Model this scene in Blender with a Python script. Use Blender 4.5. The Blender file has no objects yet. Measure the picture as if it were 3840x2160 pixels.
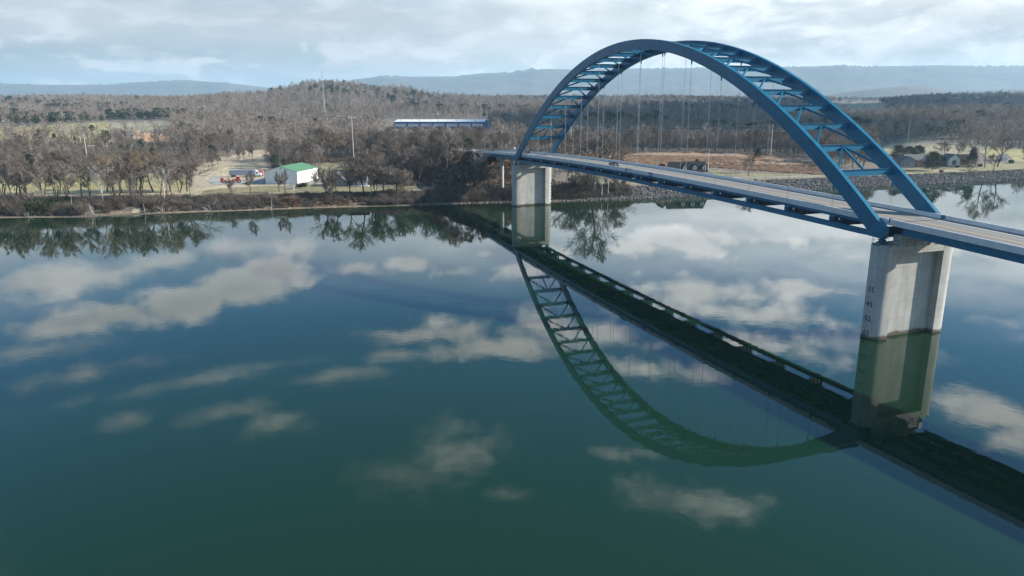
import bpy, math, random
import numpy as np
from mathutils import Vector, Matrix
random.seed(7); rng = np.random.default_rng(7)
C = bpy.context.scene
COL = C.collection
R_ = math.radians

# ------------------------------------------------------------------ camera
CAM_H, PITCH, ROLL, FPX = 47.085, 0.2459, -0.0024, 2741.34      # focal length in pixels of a 3840 wide frame
cd = bpy.data.cameras.new('camera'); cam = bpy.data.objects.new('camera', cd); COL.objects.link(cam)
cd.sensor_width = 36.0; cd.lens = FPX / 3840 * 36.0; cd.clip_start = 0.5; cd.clip_end = 60000
_F = Vector((0, math.cos(PITCH), -math.sin(PITCH))); _X = Vector((1, 0, 0)); _U = _X.cross(_F)
_R2 = math.cos(ROLL) * _X + math.sin(ROLL) * _U; _U2 = -math.sin(ROLL) * _X + math.cos(ROLL) * _U
cam.matrix_world = Matrix(((_R2.x, _U2.x, -_F.x, 0), (_R2.y, _U2.y, -_F.y, 0), (_R2.z, _U2.z, -_F.z, CAM_H), (0, 0, 0, 1)))
C.camera = cam

# ------------------------------------------------------------------ light, sky, exposure
SUN_EL, SUN_AZ = R_(26), R_(2)          # azimuth counted from +X towards +Y
C.view_settings.view_transform = 'Standard'; C.view_settings.look = 'None'
C.view_settings.exposure = 0.93; C.view_settings.gamma = 1.0; C.view_settings.use_curve_mapping = False
sd = bpy.data.lights.new('sun', 'SUN'); sun = bpy.data.objects.new('sun', sd); COL.objects.link(sun)
sd.energy = 5.0; sd.angle = R_(0.5); sd.color = (1.0, 0.93, 0.82)
_s = Vector((math.cos(SUN_EL) * math.cos(SUN_AZ), math.cos(SUN_EL) * math.sin(SUN_AZ), math.sin(SUN_EL)))
sun.rotation_euler = _s.to_track_quat('Z', 'Y').to_euler()
C.cycles.use_denoising = True
C.cycles.max_bounces = 8; C.cycles.volume_bounces = 1; C.cycles.transparent_max_bounces = 8
C.cycles.sample_clamp_indirect = 8

def dir_az_el(px, py):
    "azimuth / elevation (radians) of the sky seen mirrored in the water at a pixel of the photograph"
    d = _F + (px - 1920) / FPX * _R2 - (py - 1080) / FPX * _U2; d.normalize()
    return math.atan2(d.x, d.y), abs(math.asin(d.z))

W = bpy.data.worlds.new('World'); C.world = W; W.use_nodes = True
nt = W.node_tree; N = nt.nodes; L = nt.links
for n in list(N): N.remove(n)
def nd(t, **k):
    n = N.new(t)
    for a, b in k.items(): setattr(n, a, b)
    return n
def mth(op, a, b=None, c=None, clamp=False):
    n = N.new('ShaderNodeMath'); n.operation = op; n.use_clamp = clamp
    for i, v in enumerate((a, b, c)):
        if v is None: continue
        if isinstance(v, (int, float)): n.inputs[i].default_value = v
        else: L.new(v, n.inputs[i])
    return n.outputs[0]
def rng_(v, a, b, c=0.0, d=1.0, t='SMOOTHSTEP'):
    n = N.new('ShaderNodeMapRange'); n.interpolation_type = t
    L.new(v, n.inputs[0])
    for i, x in enumerate((a, b, c, d)): n.inputs[i + 1].default_value = x
    return n.outputs[0]
def mixc(f, a, b):
    n = N.new('ShaderNodeMix'); n.data_type = 'RGBA'; n.clamp_factor = True
    if isinstance(f, (int, float)): n.inputs[0].default_value = f
    else: L.new(f, n.inputs[0])
    for i, v in ((6, a), (7, b)):
        if isinstance(v, tuple): n.inputs[i].default_value = (*v, 1)
        else: L.new(v, n.inputs[i])
    return n.outputs[2]
sky = nd('ShaderNodeTexSky', sky_type='NISHITA'); sky.sun_disc = False
sky.sun_elevation = SUN_EL; sky.sun_rotation = math.pi / 2 - SUN_AZ
sky.air_density = 1.0; sky.dust_density = 1.2; sky.ozone_density = 1.0; sky.altitude = 200
tc = nd('ShaderNodeTexCoord'); sp = nd('ShaderNodeSeparateXYZ'); L.new(tc.outputs['Generated'], sp.inputs[0])
zc = mth('MAXIMUM', sp.outputs[2], 0.0)
az = mth('ARCTAN2', sp.outputs[0], sp.outputs[1]); el = mth('ARCSINE', zc)
hz = mth('ADD', zc, 0.07)
cp = nd('ShaderNodeCombineXYZ'); L.new(mth('DIVIDE', sp.outputs[0], hz), cp.inputs[0]); L.new(mth('DIVIDE', sp.outputs[1], hz), cp.inputs[1])
def noise(vec, scale, detail=6, rough=0.55, dist=0.0, off=(0, 0, 0)):
    m = nd('ShaderNodeMapping'); L.new(vec, m.inputs[0]); m.inputs[1].default_value = off
    n = nd('ShaderNodeTexNoise'); L.new(m.outputs[0], n.inputs[0])
    n.inputs['Scale'].default_value = scale; n.inputs['Detail'].default_value = detail
    n.inputs['Roughness'].default_value = rough; n.inputs['Distortion'].default_value = dist
    return n.outputs[0]
# angular coordinates, warped so that the cloud outlines billow
ae = nd('ShaderNodeCombineXYZ'); L.new(az, ae.inputs[0]); L.new(mth('MULTIPLY', el, 1.9), ae.inputs[1])
bill = noise(ae.outputs[0], 15.0, 8, 0.62, 0.25)
bill2 = noise(ae.outputs[0], 5.0, 3, 0.5, off=(3.1, 7.7, 0))
warp = mth('ADD', mth('MULTIPLY', mth('SUBTRACT', bill, 0.5), 3.0), mth('MULTIPLY', mth('SUBTRACT', bill2, 0.5), 2.2))
# individual cumulus clouds: (pixel where the water mirrors it, half width and half height in pixels, density)
CLOUDS = [
 (190, 1232, 210, 50, .8), (430, 1188, 260, 66, .95), (680, 1140, 260, 80, 1.), (900, 1090, 240, 90, 1.), (1060, 1020, 170, 100, .9), (1140, 930, 150, 100, .8),
 (150, 1050, 380, 75, .75), (560, 990, 320, 60, .6), (900, 930, 250, 60, .5), (1640, 1250, 420, 75, .8), (1850, 1300, 380, 70, .75), (1480, 1330, 260, 40, .5), (2080, 1240, 230, 70, .6),
 (1330, 1000, 180, 45, .8), (1540, 985, 190, 60, .95), (1700, 1020, 150, 40, .8), (1950, 1010, 170, 55, .8), (2010, 960, 200, 60, .9), (1830, 950, 170, 40, .8),
 (2540, 900, 260, 75, 1.), (2400, 930, 160, 55, .9), (2700, 890, 150, 55, .9), (2950, 900, 320, 50, .7), (3150, 960, 220, 50, .6),
 (2620, 1090, 480, 80, .75), (2400, 1150, 380, 60, .6), (2850, 1180, 380, 75, .8), (2780, 1290, 420, 85, .85), (2450, 1380, 260, 60, .8), (3000, 1080, 230, 45, .8), (2250, 1250, 220, 60, .55), (2620, 1400, 180, 45, .6),
 (1300, 1400, 200, 36, .38), (1180, 1420, 180, 32, .35), (1680, 1690, 330, 130, .42), (1500, 1780, 240, 95, .3), (1030, 1590, 140, 60, .42), (480, 1580, 120, 38, .36), (860, 1540, 220, 40, .3),
 (2350, 1700, 160, 40, .5), (2600, 1880, 280, 75, .45), (2480, 1860, 150, 90, .4), (1900, 1850, 110, 36, .4), (3750, 1560, 200, 70, .7), (3820, 1640, 120, 60, .7), (3700, 1190, 260, 60, .5),
 (490, 192, 95, 26, .9), (1410, 182, 120, 30, .9), (1255, 245, 75, 24, .8), (1640, 150, 90, 26, .7), (2440, 30, 170, 62, 1.), (2130, 60, 150, 60, .7), (2200, 130, 170, 40, .7), (2700, 38, 60, 24, .8), (3560, 90, 260, 70, .9), (3150, 180, 160, 60, .7), (2900, 190, 200, 40, .6), (3400, 210, 200, 30, .6), (40, 214, 60, 24, .7), (800, 195, 60, 16, .6),
 (700, 1430, 520, 45, .4), (330, 1400, 330, 60, .45), (120, 1320, 260, 50, .35), (1000, 1370, 300, 30, .3), (3500, 930, 420, 80, .6), (3250, 1300, 250, 50, .3)]
acc = None
for (x, y, w, h, dn) in CLOUDS:
    a0, e0 = dir_az_el(x, y)
    w *= .85 / FPX; h *= .8 / FPX
    dx = mth('MULTIPLY', mth('SUBTRACT', az, a0), 1 / w); dy = mth('MULTIPLY', mth('SUBTRACT', el, e0), 1 / h)
    q = mth('SUBTRACT', 1.0, mth('SQRT', mth('ADD', mth('MULTIPLY', dx, dx), mth('MULTIPLY', dy, dy))))
    q = mth('MULTIPLY', mth('ADD', q, warp), dn)
    acc = q if acc is None else mth('MAXIMUM', acc, q)
cum = rng_(acc, -0.12, 0.75)
# broken veil near the horizon, streaks higher up, and scattered cumulus over the rest of the sky
veil = noise(cp.outputs[0], 0.22, 6, 0.55, 0.3)
low = rng_(zc, 0.02, 0.2, 1.0, 0.0, 'SMOOTHERSTEP')
veilm = mth('MULTIPLY', rng_(veil, 0.33, 0.62), rng_(el, 0.15, 0.28, 0.85, 0.0))
off = rng_(mth('ABSOLUTE', az), 0.62, 0.85)                                    # outside the mirrored part: the same kind of clouds
rest = mth('MULTIPLY', rng_(noise(cp.outputs[0], 0.55, 7, 0.58, 0.2, (5, 2, 0)), 0.55, 0.7), mth('MAXIMUM', off, rng_(el, 0.62, 0.8)))
ael = nd('ShaderNodeCombineXYZ'); L.new(az, ael.inputs[0]); L.new(mth('MULTIPLY', el, 2.6), ael.inputs[1])
sn = noise(ael.outputs[0], 11.0, 8, 0.6, 0.4, (1.7, 0.4, 0))
small = mth('MULTIPLY', rng_(sn, 0.44, 0.58), rng_(el, 0.03, 0.17, 0.9, 0.0))
right = mth('MULTIPLY', mth('MULTIPLY', rng_(az, -0.35, 0.3), rng_(el, 0.13, 0.29, 0.8, 0.0)), rng_(sn, 0.3, 0.58, 0.45, 1.0))   # whiter low sky below the sun side
m_all = mth('MAXIMUM', mth('MAXIMUM', cum, rest), mth('MAXIMUM', mth('MAXIMUM', veilm, small), right), None, True)
# cloud brightness: lit tops and grey undersides come out of the billow noise and thickness
shade = rng_(mth('ADD', mth('MULTIPLY', bill, 1.0), mth('MULTIPLY', acc, -0.22)), 0.12, 0.6, 0.66, 1.05, 'LINEAR')
CLOUD = (9.2, 9.1, 8.95)
cl = nd('ShaderNodeVectorMath', operation='SCALE'); cl.inputs[0].default_value = CLOUD; L.new(shade, cl.inputs[3])
elb = rng_(el, 0.112, 0.165)                                                      # clouds stand brighter against the sky higher up
deep = nd('ShaderNodeVectorMath', operation='MULTIPLY'); L.new(sky.outputs[0], deep.inputs[0]); deep.inputs[1].default_value = (0.38, 0.87, 1.30)
hi = mixc(rng_(el, 0.3, 0.75), (1.0, 1.0, 1.0), (1.0, 0.93, 0.70)); deep2 = nd('ShaderNodeVectorMath', operation='MULTIPLY'); L.new(deep.outputs[0], deep2.inputs[0]); L.new(hi, deep2.inputs[1])
skyc = mixc(rng_(zc, 0.09, 0.25, 1.0, 0.0), deep2.outputs[0], (2.65, 3.05, 3.18))
cl2 = nd('ShaderNodeVectorMath', operation='SCALE'); L.new(cl.outputs[0], cl2.inputs[0])
L.new(mth('ADD', mth('MULTIPLY', elb, mth('ADD', 0.52, mth('MULTIPLY', rng_(az, -0.3, 0.35), 0.5))), mth('ADD', mth('MULTIPLY', rng_(sn, 0.42, 0.64), 0.19), mth('ADD', 0.52, mth('MULTIPLY', rng_(az, -0.25, 0.4), 0.26)))), cl2.inputs[3])
col = mixc(mth('MULTIPLY', m_all, 0.92), skyc, cl2.outputs[0])
bg = nd('ShaderNodeBackground'); L.new(col, bg.inputs[0]); bg.inputs[1].default_value = 0.082
wo = nd('ShaderNodeOutputWorld'); L.new(bg.outputs[0], wo.inputs[0])

# ------------------------------------------------------------------ helpers
def tag(o, label=None, cat=None, group=None, kind=None):
    if label: o['label'] = label
    if cat: o['category'] = cat
    if group: o['group'] = group
    if kind: o['kind'] = kind
    return o
def empty(name, loc=(0, 0, 0), rz=0.0):
    o = bpy.data.objects.new(name, None); COL.objects.link(o); o.location = loc; o.rotation_euler = (0, 0, rz); o.empty_display_size = .5
    return o
class MB:
    "collects vertices and faces; build() links them as ONE mesh object"
    def __init__(s): s.v = []; s.f = []; s.m = []; s.cur = 0
    def add(s, vs, fs):
        b = len(s.v); s.v += [tuple(p) for p in vs]; s.f += [tuple(b + i for i in f) for f in fs]; s.m += [s.cur] * len(fs); return s
    def box(s, c, d, M=None):
        x, y, z = d[0] / 2, d[1] / 2, d[2] / 2
        vs = [Vector((i, j, k)) for i in (-x, x) for j in (-y, y) for k in (-z, z)]
        if M is not None: vs = [M @ p for p in vs]
        vs = [p + Vector(c) for p in vs]
        return s.add(vs, [(0, 1, 3, 2), (4, 6, 7, 5), (0, 4, 5, 1), (2, 3, 7, 6), (0, 2, 6, 4), (1, 5, 7, 3)])
    def bb(s, x0, x1, y0, y1, z0, z1): return s.box(((x0 + x1) / 2, (y0 + y1) / 2, (z0 + z1) / 2), (x1 - x0, y1 - y0, z1 - z0))
    def beam(s, a, b, w, h):
        "box beam from a to b, width w across, height h"
        a = Vector(a); b = Vector(b); d = (b - a).normalized()
        up = Vector((0, 0, 1)) if abs(d.z) < .95 else Vector((0, 1, 0))
        r = d.cross(up).normalized(); u = r.cross(d)
        vs = [p + r * i * w / 2 + u * j * h / 2 for p in (a, b) for (i, j) in ((-1, -1), (1, -1), (1, 1), (-1, 1))]
        return s.add(vs, [(0, 3, 2, 1), (4, 5, 6, 7), (0, 1, 5, 4), (1, 2, 6, 5), (2, 3, 7, 6), (3, 0, 4, 7)])
    def tube(s, pts, rad, n=5, cap=True):
        pts = [Vector(p) for p in pts]; rings = []
        if isinstance(rad, (int, float)): rad = [rad] * len(pts)
        d0 = (pts[-1] - pts[0]).normalized(); ref = Vector((0, 0, 1)) if abs(d0.z) < .8 else Vector((1, 0, 0))
        vs = []
        for i, p in enumerate(pts):
            d = (pts[min(i + 1, len(pts) - 1)] - pts[max(i - 1, 0)]).normalized()
            r = d.cross(ref).normalized(); u = r.cross(d)
            for k in range(n):
                t = 2 * math.pi * k / n; vs.append(p + (r * math.cos(t) + u * math.sin(t)) * rad[i])
        fs = [(i * n + k, i * n + (k + 1) % n, (i + 1) * n + (k + 1) % n, (i + 1) * n + k) for i in range(len(pts) - 1) for k in range(n)]
        if cap: fs += [tuple(range(n - 1, -1, -1)), tuple(range((len(pts) - 1) * n, len(pts) * n))]
        return s.add(vs, fs)
    def prism(s, poly, a, b, axis=1):
        "poly of 2D points extruded along axis from a to b (axis 1: poly in x,z; axis 0: poly in y,z; axis 2: poly in x,y)"
        n = len(poly)
        def P(q, t): return (q[0], t, q[1]) if axis == 1 else ((t, q[0], q[1]) if axis == 0 else (q[0], q[1], t))
        vs = [P(q, a) for q in poly] + [P(q, b) for q in poly]
        fs = [tuple(range(n)), tuple(range(2 * n - 1, n - 1, -1))] + [(i, i + n, (i + 1) % n + n, (i + 1) % n) for i in range(n)]
        return s.add(vs, fs)
    def sweep(s, prof, path):
        "closed profile [(side,up)...] moved along a path of (e,z) points in the bridge's e-z plane; side is v"
        n = len(prof); vs = [(e, p[0], z + p[1]) for (e, z) in path for p in prof]
        fs = [(i * n + k, i * n + (k + 1) % n, (i + 1) * n + (k + 1) % n, (i + 1) * n + k) for i in range(len(path) - 1) for k in range(n)]
        fs += [tuple(range(n - 1, -1, -1)), tuple(range((len(path) - 1) * n, len(path) * n))]
        return s.add(vs, fs)
    def mesh(s, name, mats, smooth=False, fix=True):
        me = bpy.data.meshes.new(name); me.from_pydata(s.v, [], s.f)
        for m in (mats if isinstance(mats, (list, tuple)) else [mats]): me.materials.append(m)
        if max(s.m, default=0) > 0: me.polygons.foreach_set('material_index', s.m)
        if fix:
            import bmesh
            bm = bmesh.new(); bm.from_mesh(me); bmesh.ops.recalc_face_normals(bm, faces=bm.faces); bm.to_mesh(me); bm.free()
        if smooth: me.shade_smooth()
        me.update(); return me
    def build(s, name, mats, parent=None, smooth=False, fix=True):
        o = bpy.data.objects.new(name, s.mesh(name, mats, smooth, fix)); COL.objects.link(o)
        if parent is not None: o.parent = parent
        return o
def link(name, me, parent=None, loc=None):
    o = bpy.data.objects.new(name, me); COL.objects.link(o)
    if parent is not None: o.parent = parent
    if loc is not None: o.location = loc
    return o
def copy_tree(o, parent=None):
    c = o.copy(); COL.objects.link(c)
    if parent is not None: c.parent = parent
    for ch in list(o.children): copy_tree(ch, c)
    return c

# ------------------------------------------------------------------ materials
def mat(name, colr, rough=.7, metal=0.0, var=0.0, scale=1.0, col2=None, bump=0.0, bscale=8.0, coord='Object', rand=0.0, spec=.5, detail=5):
    m = bpy.data.materials.new(name); m.use_nodes = True; t = m.node_tree; b = t.nodes['Principled BSDF']
    b.inputs['Roughness'].default_value = rough; b.inputs['Metallic'].default_value = metal
    b.inputs['Specular IOR Level'].default_value = spec
    b.inputs['Base Color'].default_value = (*colr, 1)
    tcn = t.nodes.new('ShaderNodeTexCoord')
    out = None
    if var > 0 or col2:
        nz = t.nodes.new('ShaderNodeTexNoise'); t.links.new(tcn.outputs[coord], nz.inputs[0]); nz.inputs['Scale'].default_value = scale; nz.inputs['Detail'].default_value = detail; nz.inputs['Roughness'].default_value = .6
        mr = t.nodes.new('ShaderNodeMapRange'); t.links.new(nz.outputs[0], mr.inputs[0]); mr.inputs[1].default_value = .3; mr.inputs[2].default_value = .7
        mx = t.nodes.new('ShaderNodeMix'); mx.data_type = 'RGBA'; t.links.new(mr.outputs[0], mx.inputs[0])
        c2 = col2 or tuple(min(1, c * (1 + var)) for c in colr); c1 = colr if col2 else tuple(c * (1 - var) for c in colr)
        mx.inputs[6].default_value = (*c1, 1); mx.inputs[7].default_value = (*c2, 1); out = mx.outputs[2]
    if rand > 0:
        oi = t.nodes.new('ShaderNodeObjectInfo'); mr = t.nodes.new('ShaderNodeMapRange'); t.links.new(oi.outputs['Random'], mr.inputs[0]); mr.inputs[3].default_value = 1 - rand; mr.inputs[4].default_value = 1 + rand
        hs = t.nodes.new('ShaderNodeHueSaturation'); t.links.new(mr.outputs[0], hs.inputs['Value'])
        mr2 = t.nodes.new('ShaderNodeMapRange'); t.links.new(oi.outputs['Random'], mr2.inputs[0]); mr2.inputs[3].default_value = 1.25; mr2.inputs[4].default_value = .75
        t.links.new(mr2.outputs[0], hs.inputs['Saturation'])
        if out: t.links.new(out, hs.inputs['Color'])
        else: hs.inputs['Color'].default_value = (*colr, 1)
        out = hs.outputs[0]
    if out: t.links.new(out, b.inputs['Base Color'])
    if bump > 0:
        nb = t.nodes.new('ShaderNodeTexNoise'); t.links.new(tcn.outputs[coord], nb.inputs[0]); nb.inputs['Scale'].default_value = bscale; nb.inputs['Detail'].default_value = 6
        bp = t.nodes.new('ShaderNodeBump'); bp.inputs['Strength'].default_value = bump; bp.inputs['Distance'].default_value = .1
        t.links.new(nb.outputs[0], bp.inputs['Height']); t.links.new(bp.outputs[0], b.inputs['Normal'])
    return m
M = {}
M['steel'] = mat('bridge_steel_paint', (.003, .116, .212), .4, var=.18, scale=.35, bump=.05, bscale=1.2, spec=.32)
M['steel_dull'] = mat('dark_girder_paint', (.004, .064, .125), .5, var=.25, scale=.6, spec=.3)  # darker, rougher blue for floor beams, inner stringers and small fittings
M['cable'] = mat('galvanised_cable', (.36, .36, .36), .5, .4)
M['asphalt'] = mat('deck_asphalt', (.19, .18, .175), .85, var=.24, scale=.8)
M['white_line'] = mat('white_road_paint', (.75, .75, .73), .6, var=.08, scale=2)
M['yellow_line'] = mat('yellow_road_paint', (.68, .44, .12), .6, var=.08, scale=2)
M['parapet'] = mat('parapet_concrete', (.54, .56, .57), .8, var=.1, scale=.7)
M['white_metal'] = mat('white_sheet_metal', (.78, .78, .77), .5, var=.05, scale=.7)
M['dark_glass'] = mat('window_glass', (.02, .025, .03), .08, spec=.8)
M['black_paint'] = mat('black_car_paint', (.008, .009, .011), .3, spec=.4)
M['tyre'] = mat('tyre_rubber', (.012, .012, .012), .85)
M['rim'] = mat('wheel_rim', (.35, .35, .36), .35, .8)
M['lamp'] = mat('headlamp_glass', (.8, .8, .78), .15)
M['red'] = mat('red_machine_paint', (.62, .055, .03), .42, var=.15, scale=1.5)
M['dark_metal'] = mat('dark_metal', (.05, .05, .052), .6, var=.2, scale=2)
M['grey_metal'] = mat('grey_metal', (.3, .3, .3), .5, .3, var=.15, scale=2)
M['sign_blue'] = mat('blue_sign_sheet', (.008, .02, .20), .4)
M['sign_white'] = mat('white_sign_letters', (.75, .77, .8), .5)
M['black_number'] = mat('black_number_paint', (.012, .012, .012), .6)
M['green_roof'] = mat('green_roof_sheet', (.085, .215, .105), .5, var=.12, scale=.3)
M['blue_wall'] = mat('blue_wall_sheet', (.012, .085, .24), .5, var=.1, scale=.2)
M['pale_door'] = mat('pale_door_sheet', (.50, .52, .54), .5, var=.06, scale=.3)
M['trailer'] = mat('trailer_side_sheet', (.26, .30, .38), .4, 0, var=.1, scale=.4)  # blue-grey base has the shade of the camera-facing side put into it
M['grey_siding'] = mat('grey_siding', (.20, .215, .23), .8, var=.08, scale=.6)
M['dark_shingle'] = mat('dark_shingles', (.026, .026, .028), .9, var=.3, scale=1.2, spec=.15)
M['grey_shingle'] = mat('grey_shingles', (.11, .11, .12), .85, var=.2, scale=1.2)
M['white_trim'] = mat('white_trim_paint', (.75, .75, .73), .6)
M['cream_wall'] = mat('cream_wall', (.66, .63, .56), .8, var=.08, scale=.5)
M['brick_wall'] = mat('brown_brick_wall', (.22, .12, .09), .85, var=.2, scale=1.0)
M['pole_steel'] = mat('weathered_pole', (.55, .55, .53), .6, .1, var=.1, scale=.3)
M['wood_pole'] = mat('wood_pole', (.2, .15, .11), .9, var=.2, scale=.8)
M['road'] = mat('old_road_asphalt', (.27, .26, .25), .9, var=.12, scale=.25, bump=.2, bscale=3)
M['gravel'] = mat('gravel_lot', (.33, .31, .29), .95, var=.16, scale=.25, bump=.4, bscale=4)
M['dirt_track'] = mat('dirt_track', (.37, .30, .215), .95, var=.15, scale=.2, bump=.3, bscale=3)
M['rock'] = mat('riprap_rock', (.06, .056, .056), .95, col2=(.165, .155, .148), scale=.9, rand=.5, bump=.3, bscale=3)
M['pale_rock'] = mat('pale_shore_rock', (.135, .12, .10), .95, var=.35, scale=.9, rand=.3)
M['bark'] = mat('grey_bark', (.165, .145, .125), .95, var=.2, scale=1.5, rand=.25)
M['bark_dark'] = mat('dark_bark', (.075, .06, .05), .95, var=.25, scale=1.5, rand=.25)
M['twig'] = mat('bare_twigs', (.275, .225, .19), .95, rand=.38)
M['twig_near'] = mat('grey_twigs', (.175, .14, .115), .95, rand=.3)
M['twig_tan'] = mat('tan_leaf_twigs', (.25, .195, .135), .95, rand=.25)
M['twig_red'] = mat('reddish_twigs', (.26, .205, .175), .95, rand=.32)
M['bark_white'] = mat('white_sycamore_bark', (.50, .47, .42), .9, var=.25, scale=1.2)
M['twig_pale'] = mat('pale_twigs', (.34, .31, .28), .95)
M['needle'] = mat('evergreen_needles', (.028, .048, .024), .9, rand=.35)
M['needle_cedar'] = mat('cedar_needles', (.045, .06, .03), .9, rand=.3)
M['brush'] = mat('brush_twigs', (.125, .10, .082), .95, rand=.35)
M['brush_rust'] = mat('rust_leaf_brush', (.165, .10, .068), .95, rand=.3)
M['brush_green'] = mat('evergreen_brush', (.04, .05, .025), .95, rand=.3)
M['dry_grass'] = mat('dry_meadow_grass', (.46, .31, .20), .95, rand=.3)
M['pampas'] = mat('pampas_plume', (.62, .56, .44), .95)
M['driftwood'] = mat('driftwood', (.40, .35, .30), .9, var=.2, scale=2)
M['lumber'] = mat('cut_lumber', (.50, .40, .28), .9, var=.2, scale=1)

def concrete_mat(name, base):
    "board-marked pier concrete: lift joints, vertical weather streaks, dark waterline stain"
    m = mat(name, base, .85, bump=.12, bscale=2.5); t = m.node_tree; b = t.nodes['Principled BSDF']; n = t.nodes.new; l = t.links.new
    tcn = n('ShaderNodeTexCoord'); sx = n('ShaderNodeSeparateXYZ'); l(tcn.outputs['Object'], sx.inputs[0])
    n1 = n('ShaderNodeTexNoise'); l(tcn.outputs['Object'], n1.inputs[0]); n1.inputs['Scale'].default_value = .35; n1.inputs['Detail'].default_value = 6
    mp = n('ShaderNodeMapping'); l(tcn.outputs['Object'], mp.inputs[0]); mp.inputs[3].default_value = (1.6, 1.6, .07)
    n2 = n('ShaderNodeTexNoise'); l(mp.outputs[0], n2.inputs[0]); n2.inputs['Scale'].default_value = 1.0; n2.inputs['Detail'].default_value = 4
    ad = n('ShaderNodeMath'); ad.operation = 'ADD'; l(n1.outputs[0], ad.inputs[0]); l(n2.outputs[0], ad.inputs[1])
    r1 = n('ShaderNodeMapRange'); l(ad.outputs[0], r1.inputs[0]); r1.inputs[1].default_value = .7; r1.inputs[2].default_value = 1.3; r1.inputs[3].default_value = .76; r1.inputs[4].default_value = 1.14
    wv = n('ShaderNodeMath'); wv.operation = 'PINGPONG'; l(sx.outputs[2], wv.inputs[0]); wv.inputs[1].default_value = 1.83
    r2 = n('ShaderNodeMapRange'); l(wv.outputs[0], r2.inputs[0]); r2.inputs[1].default_value = 0; r2.inputs[2].default_value = .09; r2.inputs[3].default_value = .74; r2.inputs[4].default_value = 1
    mu = n('ShaderNodeMath'); mu.operation = 'MULTIPLY'; l(r1.outputs[0], mu.inputs[0]); l(r2.outputs[0], mu.inputs[1])
    hs = n('ShaderNodeHueSaturation'); hs.inputs['Color'].default_value = (*base, 1); l(mu.outputs[0], hs.inputs['Value'])
    zn = n('ShaderNodeMath'); zn.operation = 'MULTIPLY_ADD'; l(n1.outputs[0], zn.inputs[0]); zn.inputs[1].default_value = 1.5; l(sx.outputs[2], zn.inputs[2])
    r3 = n('ShaderNodeMapRange'); l(zn.outputs[0], r3.inputs[0]); r3.inputs[1].default_value = 1.25; r3.inputs[2].default_value = 1.75
    mx = n('ShaderNodeMix'); mx.data_type = 'RGBA'; l(r3.outputs[0], mx.inputs[0]); mx.inputs[6].default_value = (.085, .07, .05, 1); l(hs.outputs[0], mx.inputs[7])
    l(mx.outputs[2], b.inputs['Base Color']); return m
t = M['asphalt'].node_tree
mpn = t.nodes.new('ShaderNodeMapping'); mpn.inputs[3].default_value = (.02, 1.3, 1)
nzn = [n for n in t.nodes if n.type == 'TEX_NOISE'][0]; tcx = [n for n in t.nodes if n.type == 'TEX_COORD'][0]; nzn.inputs['Scale'].default_value = 1.0
t.links.new(tcx.outputs['Object'], mpn.inputs[0]); t.links.new(mpn.outputs[0], nzn.inputs[0])
M['concrete'] = concrete_mat('pier_concrete', (.40, .395, .37))

# ------------------------------------------------------------------ terrain shape
H = CAM_H
def ray(px, py):
    d = _F + (px - 1920) / FPX * _R2 - (py - 1080) / FPX * _U2; return np.array(d)
SHX = np.array([-900, -600, -350, -221, -188, -168, -136, -90, -54, -16, 20, 51, 81, 111, 145, 180, 217, 254, 296, 328, 420, 560, 800, 1200])
SHY = np.array([230, 262, 292, 313.8, 315.5, 323, 331, 343, 350, 359, 363, 371, 381, 392, 406, 418.5, 432, 443, 457.5, 470, 505, 560, 660, 830])
def shore(X): return np.interp(X, SHX, SHY)
TC = np.array([-2400, -800, 0, 400, 700, 1000, 1250, 1500, 1700, 1900, 2300, 2800, 3150, 3500, 3840, 4600, 6400.])
TY = np.array([350, 450, 600, 750, 900, 1200, 1600, 2000, 2600, 3300, 5000, 7000, 14000.])
TZ = np.array([
 [4.5]*17, [6]*17,
 [9,9,9,9,9,9,9,9,9,9,8,8,8,8,8,8,8],
 [15,15,15,14,13,12,12,12,12,12,9,9,10,11,12,12,12],
 [20,20,20,20,18,17,17,17,17,16,13,12,14,20,20,18,18],
 [27,27,27,27,27,28,28,27,26,24,20,19,22,30,28,24,24],
 [40,40,40,42,44,54,66,56,43,36,30,27,32,26,27,30,30],
 [55,55,55,53,52,68,100,80,60,50,40,36,46,44,46,48,48],
 [72,72,72,68,61,60,66,62,60,62,62,58,47,68,70,68,68],
 [70,70,70,70,70,70,70,68,66,66,66,62,58,70,70,70,70],
 [60]*17, [60]*17, [60]*17])
def table(X, Y):
    c = 1920 + FPX * X / np.maximum(Y, 50) / 1.03
    i = np.clip(np.searchsorted(TC, c) - 1, 0, len(TC) - 2); tx = np.clip((c - TC[i]) / (TC[i + 1] - TC[i]), 0, 1); tx = tx * tx * (3 - 2 * tx)
    j = np.clip(np.searchsorted(TY, Y) - 1, 0, len(TY) - 2); ty = np.clip((Y - TY[j]) / (TY[j + 1] - TY[j]), 0, 1)
    return (TZ[j, i] * (1 - tx) + TZ[j, i + 1] * tx) * (1 - ty) + (TZ[j + 1, i] * (1 - tx) + TZ[j + 1, i + 1] * tx) * ty
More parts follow.
